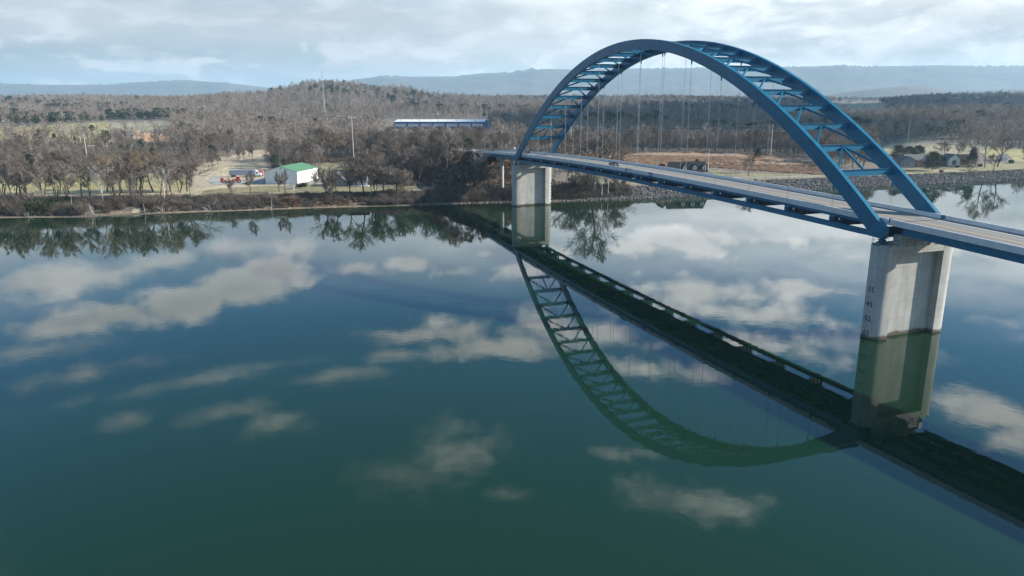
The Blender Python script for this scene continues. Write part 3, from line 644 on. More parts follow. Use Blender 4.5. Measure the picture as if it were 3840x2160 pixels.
for e in (.25, -SPAN - .5): MB().bb(e - .25, e + .25, 1.27, RW - 1.27, zdeck(e) + .055, zdeck(e) + .066).build('expansion_joint', M['dark_metal'], bridge)
for e in panels:
    mb = MB(); mb.tube([(e + 1.4, 1.0, zdeck(e) - 1.15), (e + 1.4, 1.0, zdeck(e) - 1.5)], .16, 8); mb.tube([(e + 1.4, 1.0, zdeck(e) - 1.5), (e + 1.4, 1.0, zdeck(e) - 1.62)], [.22, .1], 8); mb.build('drain_spout', M['white_metal'], bridge)
# mid-span navigation light mount and the blue sign
e = -109.4; mb = MB(); mb.bb(e - .12, e + .12, .46, .70, ztie(e) + .0, zdeck(e) + .95); mb.bb(e - .12, e + 4.2, .3, .74, zdeck(e) + .9, zdeck(e) + .98); mb.bb(e + .3, e + 3.2, .42, .72, zdeck(e) - .75, zdeck(e) - .45); mb.build('light_mount', M['steel'], bridge)
es_ = -93.3; zs = zdeck(es_) + .12
MB().bb(es_ - 1.0, es_ + 1.0, .60, .66, zs - .85, zs + .78).build('mile_sign', M['sign_blue'], bridge)
sg = bridge.children[-1]
def text_mesh(txt, size, depth, name, m, parent, mw):
    cu = bpy.data.curves.new(name, 'FONT'); cu.body = txt; cu.size = size; cu.extrude = depth; cu.align_x = 'CENTER'; cu.align_y = 'CENTER'; cu.space_character = 1.1; cu.offset = size * .012
    to = bpy.data.objects.new(name, cu); COL.objects.link(to)
    dg = bpy.context.evaluated_depsgraph_get(); me = bpy.data.meshes.new_from_object(to.evaluated_get(dg)); COL.objects.unlink(to); bpy.data.objects.remove(to)
    me.materials.clear(); me.materials.append(m); me.name = name
    o = bpy.data.objects.new(name, me); COL.objects.link(o); o.parent = parent; o.matrix_local = mw; return o
def face_minus_v(e, v, z):   # text plane facing -v, reading towards +e
    return Matrix(((1, 0, 0, e), (0, 0, -1, v), (0, 1, 0, z), (0, 0, 0, 1)))
text_mesh('IPSX', .74, .01, 'lettering', M['sign_white'], sg, face_minus_v(es_, .585, zs))

# piers
def column_plan(v0, s, a=2.2):
    "plan of one pier shaft: flat nose panel, rounded shoulders, straight back (s=-1 nose towards -v)"
    pts = [(-.95, 1.55), (-1.0, 1.5)]
    for k in range(1, 9): t_ = math.pi / 2 * k / 8; pts.append((-(1.0 + (a - 1.0) * math.sin(t_)), 1.5 - 2.1 * (1 - math.cos(t_))))
    pts.append((-a, -1.9)); full = pts + [(-x, y) for x, y in reversed(pts)]
    return [(x, v0 + s * y) for x, y in full]
def pier(e0, label, gauge=False, gauge_far=False):
    r = empty('bridge_pier', b2w(e0, 0, 0), BRZ); tag(r, label, 'pier', 'concrete piers of the arch span')
    for v0, s in ((.1, -1), (RW - .1, 1)): 
        o = MB().prism(column_plan(v0, s), -5, 19.55, 2).build('shaft', M['concrete'], r)
        for p in o.data.polygons: p.use_smooth = abs(p.normal.z) < .5 and p.area > 1
        o.data.set_sharp_from_angle(angle=R_(20))
    MB().bb(-.62, .62, 1.99, RW - 1.99, -5, 17.75).build('web_wall', M['concrete'], r)
    MB().bb(-2.17, 2.17, 1.98, RW - 1.98, 17.75, 19.62).build('cap_beam', M['concrete'], r)
    sg_ = 1 if e0 > -100 else -1
    MB().bb(min(.35 * sg_, 2.1 * sg_), max(.35 * sg_, 2.1 * sg_), 2.4, RW - 2.4, 19.62, 21.6 if e0 > -100 else 21.0).build('girder_seat', M['concrete'], r)
    for x in (2.32, -2.32):
        mb = MB()
        for k in range(9):
            v = -.2 + k * 2.1; mb.tube([(x, v, 19.35), (x, v, 20.75)], .035, 5)
            mb.box((x - math.copysign(.1, x), v, 19.4), (.12, .14, .3))
        for z in (20.2, 20.7): mb.tube([(x, -.2, z), (x, 16.6, z)], .022, 4)
        mb.build('railing', M['steel_dull'], r)
    mb = MB(); mb.bb(-.9, .9, -1.52, -1.36, 19.45, 19.6); 
    for x in (-.85, .85): mb.tube([(x, -1.42, 19.4), (x, -1.42, 20.9)], .04, 5)
    mb.build('platform_edge', M['steel_dull'], r)
    if gauge:
        for n_g in (35, 45, 55, 65):
            z = (68.65 - n_g) * .3048
            text_mesh(str(n_g), 1.55, .006, 'gauge_number', M['black_number'], r, face_minus_v(.08, -1.462, z))
            MB().bb(-1.0, -.82, -1.465, -1.449, z - .06, z + .06).build('gauge_tick', M['black_number'], r)
        for n_g in (20, 30, 40, 50, 60):
            z = (68.65 - n_g) * .3048; MB().bb(-.12, .02, -1.465, -1.449, z - .1, z + .1).build('gauge_tick', M['black_number'], r)
    if gauge_far:
        for n_g in (35, 40, 45, 50, 55, 60, 65):
            z = (68.65 - n_g) * .3048; MB().bb(1.2, 2.0, RW + 1.1, RW + 1.3, z - .2, z + .2).build('gauge_tick', M['black_number'], r)
    return r
pier(0.0, 'nearest grey concrete river pier with black gauge numbers on its nose', gauge=True)
pier(-SPAN, 'far concrete river pier standing close to the brushy bank', gauge_far=True)
ap = empty('approach_pier', b2w(-252, 0, 0), BRZ); tag(ap, 'slim round column pier under the approach span on the far bank', 'pier')
MB().bb(-1.0, 1.0, 2.6, 14.0, 19.35, 21.2).build('cap_beam', M['concrete'], ap)
for v in (5.2, 11.4): MB().tube([(0, v, 3), (0, v, 19.36)], 1.0, 24).build('column', M['concrete'], ap, smooth=False)
ab = empty('bridge_abutment', b2w(-284.6, 0, 0), BRZ); tag(ab, 'concrete abutment at the far end of the blue bridge', 'abutment')
MB().bb(-1.6, .2, .2, 16.3, 14, 19.95).build('breast_wall', M['concrete'], ab); MB().bb(-1.6, -.02, .3, 16.2, 19.95, 21.2).build('back_wall', M['concrete'], ab)
for v in (.2, 16.3):
    mb = MB(); mb.prism([(-9, 21.9), (.1, 21.95), (.1, 16), (-9, 19.5)], v - .2, v + .2); mb.build('wing_wall', M['concrete'], ab)
drape('road', M['road'], [Vector(b2w(e, 8.25)) for e in (-284.9, -300, -325, -350)], 13.6, .28)
for v in (1.0, 15.5):
    gr = empty('guard_rail', b2w(-285, v, 0), BRZ); tag(gr, 'steel guard rail on the %s edge of the embankment road' % ('river-facing near' if v < 5 else 'far tree-side'), 'guard rail')
    pth = [(-k * 4.0, zdeck(-285 - k * 4.0) if k < 4 else 20.45) for k in range(26)]
    zz = [float(height(*b2w(-285 + x, v)[:2])) for x, _ in pth]
    MB().tube([(x, 0, z + .68) for (x, _), z in zip(pth, zz)], .16, 4).build('rail', M['pole_steel'], gr)
    for (x, _), z in zip(pth, zz): MB().bb(x - .08, x + .08, -.06, .06, z - .3, z + .75).build('post', M['wood_pole'], gr)

# ------------------------------------------------------------------ vegetation prototypes
def perp(d):
    a = Vector((random.gauss(0, 1), random.gauss(0, 1), random.gauss(0, 1))); a -= d * a.dot(d); return a.normalized()
def blade(mb, p, d, L_, w):
    r = perp(d) * w; q = p + d * L_; mb.add([p - r, p + r, q], [(0, 1, 2)])
def bare_tree(Ht, spread, seed, trunk_frac=.38, limbs=8, lod=0, leaves=0, w=.033, multi=1):
    random.seed(seed); T = MB(); K = MB()
    def branch(mb, p, d, L_, r, n, nseg, up):
        pts = [p]; rad = [r]; q = p.copy(); dd = d.copy()
        for i in range(nseg):
            dd = (dd + perp(dd) * random.uniform(.05, .22) + Vector((0, 0, up))).normalized(); q = q + dd * L_ / nseg; pts.append(q.copy()); rad.append(r * (1 - .72 * (i + 1) / nseg))
        mb.tube(pts, rad, n, cap=False); return pts, dd
    def at(pts, t):
        x = t * (len(pts) - 1); i = min(int(x), len(pts) - 2); return pts[i].lerp(pts[i + 1], x - i), (pts[i + 1] - pts[i]).normalized()
    for s_ in range(multi):
        d0 = Vector((random.uniform(-.09, .09) + (random.uniform(-.3, .3) if multi > 1 else 0), random.uniform(-.09, .09), 1)).normalized()
        p0 = Vector((random.uniform(-.4, .4), random.uniform(-.4, .4), -.6)) if multi > 1 else Vector((0, 0, -.6))
        tr, _ = branch(T, p0, d0, Ht * .86, Ht * .0155 * (1 if multi == 1 else .7), 6, 7, .05)
        for li in range(limbs):
            t0 = trunk_frac + (.95 - trunk_frac) * (li + random.random() * .7) / limbs; p, d = at(tr, t0)
            ang = random.uniform(.55, 1.1) * (1.1 - .5 * (t0 - trunk_frac)); az_ = li * 2.4 + random.uniform(-.5, .5)
            o = Vector((math.cos(az_), math.sin(az_), 0)); dl = (d * math.cos(ang) + o * math.sin(ang)).normalized()
            Ll = Ht * spread * (1.12 - .75 * (t0 - trunk_frac) / (1 - trunk_frac)) * random.uniform(.75, 1.1)
            lb, _ = branch(T, p, dl, Ll, Ht * .0075 * (1.2 - t0 * .6), 4, 4, .12)
            nb2 = 7 if lod == 0 else 4
            for bi in range(nb2):
                p2, d2 = at(lb, .25 + .75 * (bi + random.random()) / nb2); db = (d2 + perp(d2) * random.uniform(.5, 1.0) + Vector((0, 0, .15))).normalized(); Lb = Ll * random.uniform(.32, .55)
                if lod == 0:
                    br, _ = branch(K, p2, db, Lb, Ht * .0028, 3, 3, .08)
                    for ti in range(8):
                        p3, d3 = at(br, .15 + .85 * (ti + random.random()) / 7); dt = (d3 + perp(d3) * random.uniform(.5, 1.1) + Vector((0, 0, .12))).normalized(); Lt = Lb * random.uniform(.35, .6)
                        blade(K, p3, dt, Lt, w * 1.25)
                        for fi in range(9):
                            pf = p3 + dt * Lt * random.uniform(.15, 1); df = (dt + perp(dt) * random.uniform(.5, 1.2)).normalized(); blade(K, pf, df, Lt * random.uniform(.35, .7), w)
                else:
                    blade(K, p2, db, Lb, w * 2.6)
                    for ti in range(7):
                        pf = p2 + db * Lb * random.uniform(.1, 1); df = (db + perp(db) * random.uniform(.5, 1.2)).normalized(); blade(K, pf, df, Lb * random.uniform(.5, .95), w * 2.0)
    if leaves:
        vs = [Vector(v) for v in K.v]
        for _ in range(leaves):
            p = random.choice(vs); a = perp(Vector((0, 0, 1))); c = perp(a); s = random.uniform(.08, .16); K.add([p + a * s, p + c * s, p - a * s * .6 - c * s * .6], [(0, 1, 2)])
    return T, K
def evergreen(Ht, rad, seed, conical=False, n=150, per=34, sz=.42):
    random.seed(seed); T = MB(); K = MB(); T.tube([(0, 0, -.5), (0, 0, Ht * .55), (0, 0, Ht * .93)], [Ht * .02, Ht * .013, .03], 6)
    for i in range(n):
        h = random.random() ** .8; z = Ht * (.14 + .86 * h)
        env = (1 - h) ** .8 * 1.05 if conical else math.sqrt(max(0, 1 - ((h - .42) / .6) ** 2))
        rr = rad * env * math.sqrt(random.uniform(.25, 1.1)); a = random.uniform(0, 6.28); c = Vector((rr * math.cos(a), rr * math.sin(a), z + random.uniform(-.3, .3)))
        if i % 5 == 0: T.tube([(0, 0, z - rr * .3), c], [.06, .02], 3, cap=False)
        cs = rad * random.uniform(.16, .30)
        for _ in range(per):
            o = Vector((random.gauss(0, 1), random.gauss(0, 1), random.gauss(0, .65))) * cs * .6; p = c + o; d = (o.normalized() + Vector((0, 0, .4)) + perp(Vector((0, 0, 1))) * .5).normalized(); r = perp(d) * sz * .28
            K.add([p - r, p + r, p + d * sz * random.uniform(.7, 1.3)], [(0, 1, 2)])
    return T, K
def shrub(Ht, rad, seed, n=70, w=.03):
    random.seed(seed); K = MB()
    for _ in range(n):
        a = random.uniform(0, 6.28); p = Vector((random.gauss(0, rad * .35), random.gauss(0, rad * .35), -.15)); d = Vector((math.cos(a) * random.uniform(.1, .8), math.sin(a) * random.uniform(.1, .8), 1)).normalized(); L_ = Ht * random.uniform(.5, 1.1)
        blade(K, p, d, L_, w)
        for _ in range(6):
            q = p + d * L_ * random.uniform(.2, .95); e = (d + perp(d) * random.uniform(.5, 1.3)).normalized(); blade(K, q, e, L_ * random.uniform(.25, .5), w * .8)
    return K
class Proto:
    "one kind of tree: trunk and crown meshes for single trees, one joined mesh for the woods"
    def __init__(s, TK, bark, twig, name):
        T, K = TK; s.h = max(v[2] for v in K.v)
        s.trunk = T.mesh('trunk', bark, fix=False); s.crown = K.mesh('crown', twig, fix=False) if K.f else None
        J = MB(); J.add(T.v, T.f); J.cur = 1; J.add(K.v, K.f)
        s.both = bpy.data.objects.new(name, J.mesh(name, [bark, twig], fix=False))
P = {}
P['oak'] = Proto(bare_tree(16, .36, 11, .34, 9), M['bark_dark'], M['twig_near'], 'bare_oak')
P['oak2'] = Proto(bare_tree(16, .42, 12, .26, 10), M['bark_dark'], M['twig_near'], 'bare_wide_oak')
P['tall'] = Proto(bare_tree(18, .25, 13, .36, 11), M['bark'], M['twig_near'], 'bare_tall_tree')
P['tall2'] = Proto(bare_tree(18, .26, 14, .46, 9), M['bark'], M['twig_red'], 'bare_reddish_tree')
P['tan'] = Proto(bare_tree(16, .36, 15, .30, 9, leaves=1500), M['bark'], M['twig_tan'], 'tan_leaved_tree')
P['multi'] = Proto(bare_tree(12, .28, 16, .30, 5, multi=3), M['bark_dark'], M['twig_near'], 'many_stemmed_tree')
P['syc'] = Proto(bare_tree(17, .34, 17, .34, 8, w=.03), M['bark_white'], M['twig_pale'], 'white_sycamore')
P['ever'] = Proto(evergreen(9, 3.4, 21), M['bark_dark'], M['needle'], 'round_evergreen')
P['pine'] = Proto(evergreen(14, 3.8, 22, n=120, per=40, sz=.55), M['bark_dark'], M['needle'], 'pine')
P['cedar'] = Proto(evergreen(8, 2.1, 23, True, n=110), M['bark_dark'], M['needle_cedar'], 'cedar')
F = {}
F['a'] = Proto(bare_tree(14, .34, 31, .3, 9, lod=1, w=.045), M['bark'], M['twig'], 'bare_forest_tree')
F['b'] = Proto(bare_tree(15, .27, 32, .34, 9, lod=1, w=.045), M['bark'], M['twig'], 'bare_forest_tree')
F['c'] = Proto(bare_tree(14, .33, 33, .3, 9, lod=1, w=.045), M['bark'], M['twig_red'], 'bare_forest_tree')
F['t'] = Proto(bare_tree(13, .35, 34, .3, 9, lod=1, leaves=220, w=.05), M['bark'], M['twig_tan'], 'tan_forest_tree')
F['e'] = Proto(evergreen(12, 3.4, 35, n=46, per=22, sz=1.0), M['bark_dark'], M['needle'], 'forest_pine')
def scatter(name, protos_pts, label_kind='stuff'):
    "geometry-nodes instances of a mesh on points: [(object, points Nx3, scales, rotations)]"
    for src, pts, scl, rot in protos_pts:
        if len(pts) == 0: continue
        me = bpy.data.meshes.new(name); me.from_pydata([tuple(p) for p in pts], [], [])
        a = me.attributes.new('scl', 'FLOAT_VECTOR', 'POINT'); a.data.foreach_set('vector', np.asarray(scl, np.float32).reshape(-1))
        a = me.attributes.new('rot', 'FLOAT_VECTOR', 'POINT'); a.data.foreach_set('vector', np.asarray(rot, np.float32).reshape(-1))
        o = link(name, me); tag(o, kind='stuff')
        g = bpy.data.node_groups.new('scatter', 'GeometryNodeTree'); g.interface.new_socket('Geometry', in_out='INPUT', socket_type='NodeSocketGeometry'); g.interface.new_socket('Geometry', in_out='OUTPUT', socket_type='NodeSocketGeometry')
        gi = g.nodes.new('NodeGroupInput'); go = g.nodes.new('NodeGroupOutput'); ip = g.nodes.new('GeometryNodeInstanceOnPoints'); oi = g.nodes.new('GeometryNodeObjectInfo'); oi.inputs['Object'].default_value = src; oi.inputs['As Instance'].default_value = True
        def attr(nm):
            n = g.nodes.new('GeometryNodeInputNamedAttribute'); n.data_type = 'FLOAT_VECTOR'; n.inputs['Name'].default_value = nm; return n.outputs[0]
        g.links.new(gi.outputs[0], ip.inputs['Points']); g.links.new(oi.outputs['Geometry'], ip.inputs['Instance']); g.links.new(attr('rot'), ip.inputs['Rotation']); g.links.new(attr('scl'), ip.inputs['Scale']); g.links.new(ip.outputs[0], go.inputs[0])
        md = o.modifiers.new('scatter', 'NODES'); md.node_group = g
def spin(n, tilt=.06): return np.stack([rng.normal(0, tilt, n), rng.normal(0, tilt, n), rng.uniform(0, 6.28, n)], -1)

# ------------------------------------------------------------------ the woods (uncountable, instanced)
NEAR_CLEAR = [[(-1500, 643), (700, 641), (760, 610), (860, 575), (900, 566), (1150, 552), (1160, 575), (1010, 600), (1010, 640), (1210, 640), (1200, 604), (1420, 598), (1440, 660), (1760, 640), (1780, 600), (1830, 575), (2060, 575), (2300, 577), (2660, 568), (2960, 583), (3100, 628), (3250, 640), (3300, 545), (3460, 530), (3700, 546), (3840, 558), (5200, 575), (5200, 1000), (-1500, 1000)],
 [(-500, 470), (100, 472), (330, 460), (450, 450), (640, 446), (650, 536), (500, 538), (300, 520), (-500, 520)],
 [(735, 505), (752, 470), (775, 445), (805, 445), (800, 480), (775, 505)],
 [(-1500, 540), (760, 545), (760, 558), (-1500, 554)],
 [(1440, 446), (1830, 446), (1840, 505), (1430, 505)], [(1285, 440), (1370, 440), (1380, 462), (1280, 462)],
 [(3110, 382), (3290, 383), (3330, 392), (3350, 412), (3310, 434), (3200, 445), (3090, 436)], [(1030, 538), (1180, 534), (1185, 552), (1030, 555)]]
bands = [(395, 700, 7.4), (700, 1000, 9.0), (1000, 1500, 11.5), (1500, 2200, 14.5), (2200, 3400, 19)]
allp = []
for y0, y1, sp_ in bands:
    Y = np.arange(y0, y1, sp_); 
    for yy in Y:
        xw = yy * .95; X = np.arange(-xw, xw, sp_); jx = X + rng.uniform(-.48, .48, len(X)) * sp_; jy = yy + rng.uniform(-.48, .48, len(X)) * sp_
        allp.append(np.stack([jx, jy], -1))
allp = np.concatenate(allp); zz = height(allp[:, 0], allp[:, 1])
ppx, ppy = PIX(allp[:, 0], allp[:, 1], zz); ok = np.ones(len(allp), bool)
for poly in NEAR_CLEAR: ok &= ~inpoly(ppx, ppy, poly)
e_, v_ = w2b(allp[:, 0], allp[:, 1]); ok &= ~((np.abs(v_ - 8.25) < np.where(e_ > -312, 24, 11)) & (e_ > -660))
dens = rough(allp[:, 0] * 1.6, allp[:, 1] * 1.6)
ok &= rng.random(len(allp)) < np.clip(.84 + .2 * dens, .2, 1)
pts = np.column_stack([allp, zz])[ok]; ppx = ppx[ok]; ppy = ppy[ok]; dn = rough(pts[:, 0] * .8 + 300, pts[:, 1] * .8)
n = len(pts); r = rng.random(n)
kind = np.where(r < .36, 0, np.where(r < .70, 1, np.where(r < .87, 2, np.where(r < .915, 3, 4))))
kind = np.where((kind == 4) & ((dn < .35) | (pts[:, 1] < 760) & (dn < 1.1)), rng.integers(0, 3, n), kind); kind = np.where((pts[:, 1] > 780) & (dn > 1.35) & (rng.random(n) < .55), 4, kind)
hs_ = rng.normal(1.08, .24, n).clip(.5, 1.7) * np.where(pts[:, 1] < 560, .92, 1.0)
hs_ = np.where((ppx < 700) & (ppy > 555), hs_ * .66, hs_)
hs_ = np.where((ppx > 1430) & (ppx < 1850) & (ppy > 500) & (ppy < 560), hs_ * .7, hs_)
near = pts[:, 1] < 640
sets = []
for k, key in enumerate('abcte'):
    near_p = {'a': 'oak', 'b': 'tall', 'c': 'tall2', 't': 'tan', 'e': 'pine'}[key]
    for msk, pr, f in (((kind == k) & near, P[near_p], 14.0), ((kind == k) & ~near, F[key], 14.0)):
        sc = hs_[msk] * f / pr.h * (0.85 if key == 'e' else 1.0); wv = rng.uniform(.95, 1.3, msk.sum())
        sets.append((pr.both, pts[msk], np.stack([sc * wv, sc * wv, sc], -1), spin(msk.sum())))
scatter('forest', sets)
print('forest trees', n)

# ------------------------------------------------------------------ single trees
def plant(kind, pos, h, label, group=None, rot=None, lean=(0, 0), name=None, cat='tree', wide=1.0):
    pr = P[kind]; o = empty(name or {'ever': 'evergreen_tree', 'pine': 'pine_tree', 'cedar': 'cedar_tree', 'syc': 'sycamore_tree'}.get(kind, 'bare_tree'), pos)
    s = h / pr.h; o.scale = (s * wide, s * wide, s); o.rotation_euler = (lean[0], lean[1], random.uniform(0, 6.28) if rot is None else rot)
    link('trunk', pr.trunk, o)
    if pr.crown: link('crown', pr.crown, o)
    return tag(o, label, cat, group)
def hgt(px, base, top):
    g = G(px, base); return g, float(ZP(top, g.y)) - g.z
random.seed(99)
BANK = [  # kind, pixel x of the trunk, base row, top row, width factor, label
 ('multi', 14, 742, 592, 1.13, 'slender bare tree at the far left end of the grassy field'),
 ('oak', 62, 738, 590, 1.24, 'leaning bare tree with a forked curved trunk left of the field trees'),
 ('tall', 102, 742, 604, 1.36, 'thin bare field-edge tree nearest the leftmost bare clump'),
 ('oak', 169, 736, 590, 1.13, 'lone straight bare tree standing mid-field above the dark bank'),
 ('tall', 205, 740, 596, 1.13, 'left tree of the close pair of bare trunks on the field edge'),
 ('oak', 226, 734, 586, 1.02, 'tall bare tree right of the close pair on the field edge'),
 ('oak2', 257, 728, 596, 1.13, 'spreading bare tree with low forked limbs on the field edge'),
 ('tall', 307, 742, 590, 1.36, 'bare tree with pale lower trunk beside the dark green bank patch'),
 ('tan', 404, 722, 574, 1.5, 'broad yellow-tan tree with a full hazy crown by the field'),
 ('oak', 455, 724, 580, 1.58, 'bare grey tree between the two tan-leaved trees'),
 ('tan', 524, 726, 560, 1.6, 'largest orange-brown leaved tree on the left bank'),
 ('tall', 490, 716, 600, 1.13, 'dark straight trunk just left of the orange-brown tree'),
 ('tan', 575, 720, 580, 1.5, 'olive-brown tree right of the orange-brown leaved tree'),
 ('oak2', 640, 720, 580, 1.7, 'dark many-limbed bare tree left of the dirt track bend'),
 ('oak2', 704, 718, 580, 1.81, 'wide grey bare tree beside the dirt track bend'),
 ('multi', 676, 722, 600, 1.24, 'thin bare tree in front of the wide grey tree by the track'),
 ('multi', 866, 730, 664, 0.9, 'small bare tree in front of the red machines'),
 ('multi', 940, 730, 634, 0.8, 'clump of thin dark stems in front of the lorry'),
 ('multi', 1047, 722, 640, 0.7, 'bare sapling with dark trunk before the shaded barn gable'),
 ('multi', 1070, 722, 632, 0.7, 'three-stemmed bare tree before the shaded barn gable'),
 ('multi', 1184, 706, 642, 0.9, 'small low bare tree at the corner of the white barn wall'),
 ('oak2', 1224, 736, 622, 1.36, 'dark bare tree left of the grey house gable'),
 ('oak2', 1314, 730, 604, 1.3, 'slanting dark trunk in front of the grey house porch'),
 ('oak', 1366, 734, 566, 1.41, 'tallest double-trunk bare tree in front of the grey house'),
 ('multi', 1409, 730, 615, 1.13, 'thin bare tree right of the double-trunk tree'),
 ('oak2', 1437, 732, 604, 1.36, 'bare tree with dark trunk right of the grey house'),
 ('oak2', 1487, 736, 612, 1.7, 'wide-crowned pale bare tree with an S-bent dark trunk'),
 ('multi', 1503, 732, 630, 1.02, 'sapling close to the S-bent bare tree'),
 ('syc', 1797, 705, 558, 1.0, 'white-barked sycamore in front of the dark embankment'),
 ('multi', 1811, 724, 590, 1.02, 'thin pale tree right of the white sycamore'),
 ('multi', 1835, 728, 640, 1.02, 'dark scrubby tree beside the far pier'),
 ('syc', 2090, 705, 610, 0.8, 'pale thin sycamore just right of the far pier'),
 ('tall', 2152, 700, 585, 1.02, 'pale-trunked tree between the far pier and the big dark tree'),
 ('oak2', 2190, 738, 640, 1.36, 'low dark forked tree on the bank right of the far pier'),
 ('oak2', 2222, 722, 490, 1.41, 'huge dark-trunked bare tree rising behind the bridge deck'),
 ('syc', 2229, 728, 600, 0.7, 'white trunk leaning beside the huge dark-trunked tree'),
 ('syc', 2258, 740, 620, 0.7, 'thin white trunk on the bank below the bridge'),
 ('syc', 2280, 735, 612, 0.75, 'leaning white trunk nearest the riprap slope'),
 ('oak2', 2305, 690, 575, 1.24, 'bare tree with bent trunk left of the pampas grass'),
 ('oak', 2130, 660, 500, 1.47, 'tall grey bare tree behind the far arch foot'),
 ('oak2', 2290, 640, 520, 1.81, 'broad bare tree at the edge of the orange meadow'),
 ('oak2', 2805, 660, 586, 1.41, 'round bare lawn tree in front of the orange meadow'),
 ('ever', 3495, 641, 565, 1.1, 'round dark evergreen in front of the grey gabled house'),
 ('ever', 3365, 606, 540, 1.0, 'dark evergreen at the left of the group above the grey house'),
 ('ever', 3405, 604, 546, 1.0, 'dark evergreen in the middle of the group above the grey house'),
 ('ever', 3440, 604, 543, 1.1, 'dark evergreen at the right of the group above the grey house'),
 ('cedar', 3643, 624, 553, 1.2, 'dark cedar between the white-gabled house and the big bare tree'),
 ('oak', 3545, 606, 528, 1.47, 'pale bare tree behind the white-gabled house'),
 ('oak', 3588, 600, 532, 1.36, 'bare tree on the pale field right of the white gable'),
 ('oak2', 3634, 657, 602, 1.36, 'small round bare tree on top of the riprap slope'),
 ('tan', 3694, 628, 474, 1.0, 'biggest brownish bare tree by the right-hand houses'),
 ('oak', 3740, 626, 500, 1.36, 'bare tree merging with the biggest brownish tree on its right'),
 ('oak2', 3725, 641, 578, 1.36, 'forked bare tree in front of the biggest brownish tree'),
 ('oak', 3836, 600, 552, 1.24, 'lone bare tree on the green field at the right edge'),
 ('cedar', 2840, 592, 553, 1.5, 'dark round cedar in the orange meadow'),
 ('cedar', 2613, 618, 596, 1.7, 'small dark bush behind the roof with three dormers'),
 ('syc', 2422, 590, 548, 0.8, 'small white-trunked tree in the meadow behind the SUV'),
 ('syc', 1693, 600, 468, 0.8, 'tall white sycamore standing above the grey wood'),
 ('tall', 1030, 612, 540, 0.91, 'pale tall tree beside the curving dirt track'),
 ('syc', 1066, 606, 500, 0.8, 'white-barked pair tree above the barn yard'),
 ('cedar', 60, 540, 494, 1.6, 'leftmost dark cedar below the far green field'), ('cedar', 78, 542, 500, 1.3, 'dark cedar touching the leftmost cedar'),
 ('cedar', 133, 524, 492, 1.5, 'dark cedar in the middle of the green field edge'), ('cedar', 204, 524, 494, 1.5, 'dark cedar right of the middle one at the field edge'),
 ('cedar', 281, 530, 505, 1.4, 'dark cedar left of the steel pole'), ('pine', 318, 497, 466, 1.5, 'dark pine clump on top of the far green field'), ('pine', 346, 494, 462, 1.5, 'dark pine at the right of the field-top clump'),
 ('pine', 1755, 588, 512, 1.1, 'dark pine left of the embankment road'), ('pine', 1822, 560, 508, 1.1, 'first dark pine behind the approach bridge'), ('pine', 1856, 560, 510, 1.1, 'second dark pine behind the approach bridge'),
]
for kd, x, base, top, wd, lab in BANK:
    g, h = hgt(x, base, top); plant(kd, g, max(h, 2.5), lab, wide=wd)
# front row of the left-hand wood, the grove by the house, and the trees round the bridge foot
def row(n, polys, kinds, hmin, hmax, label, group):
    c = 0; tries = 0
    while c < n and tries < n * 60:
        tries += 1; xs = [p[0] for p in polys]; ys = [p[1] for p in polys]; x, y = random.uniform(min(xs), max(xs)), random.uniform(min(ys), max(ys))
        if not inpoly(np.array([x]), np.array([y]), polys)[0]: continue
        g = G(x, y); e, v = w2b(g.x, g.y)
        if abs(v - 8.25) < (16 if e > -312 else 11) and e > -640: continue
        plant(random.choice(kinds), g, random.uniform(hmin, hmax), label, group, lean=(random.gauss(0, .04), random.gauss(0, .04)), wide=random.uniform(.9, 1.2)); c += 1
row(22, [(-60, 645), (210, 644), (210, 622), (-60, 622)], ['oak', 'tall', 'tall', 'oak2', 'tall2'], 8, 12.5, 'bare grey tree in the roadside wood behind the thin field-edge trees', 'roadside wood left of the steel pole')
row(18, [(210, 644), (400, 643), (400, 622), (210, 622)], ['oak', 'tall', 'tall', 'oak2', 'tall2'], 8, 12.5, 'bare grey tree in the roadside wood around the white steel pole', 'roadside wood round the steel pole')
row(24, [(400, 643), (720, 641), (740, 620), (400, 622)], ['oak', 'tall', 'tall', 'oak2', 'tall2'], 8, 12.5, 'bare grey tree in the roadside wood behind the orange-brown tree', 'roadside wood right of the steel pole')
row(14, [(-90, 738), (110, 738), (110, 715), (-90, 715)], ['tall', 'multi', 'oak'], 10, 18, 'bare tree in the dense clump at the left end of the field', 'bare clump at the field end')
row(7, [(-40, 772), (330, 770), (330, 742), (-40, 745)], ['tall', 'multi', 'oak'], 13, 20, 'bare tree rising from the dark brush below the left field', 'bank trees below the left field')
row(13, [(340, 770), (760, 764), (760, 735), (340, 738)], ['tall', 'multi', 'oak', 'syc'], 13, 21, 'bare tree rising from the brushy bank beside the boat ramp path', 'bank trees beside the ramp path')
row(6, [(1180, 760), (1560, 752), (1560, 738), (1180, 740)], ['tall', 'multi'], 9, 16, 'thin bare tree rising from the bank below the grey house lawn', 'bank trees below the grey house')
row(20, [(1400, 655), (1560, 650), (1560, 600), (1420, 600)], ['tall', 'tall', 'oak', 'tall2'], 13, 19, 'tall bare tree at the back of the grove beside the grey house', 'back of the grove beside the grey house')
row(20, [(1400, 690), (1560, 692), (1560, 652), (1400, 657)], ['tall', 'tall', 'oak', 'tall2'], 13, 20, 'tall bare tree at the lawn edge of the grove beside the grey house', 'front of the grove beside the grey house')
row(20, [(1562, 692), (1640, 672), (1730, 632), (1745, 600), (1562, 600)], ['tall', 'tall', 'oak', 'tall2'], 12, 18, 'tall bare tree between the grove and the dark road embankment', 'grove next to the embankment')
row(7, [(760, 612), (820, 597), (850, 612), (790, 630)], ['tall', 'tall2', 'multi'], 7, 11, 'thin bare tree where the dirt track leaves the riverside road', 'trees at the foot of the dirt track')
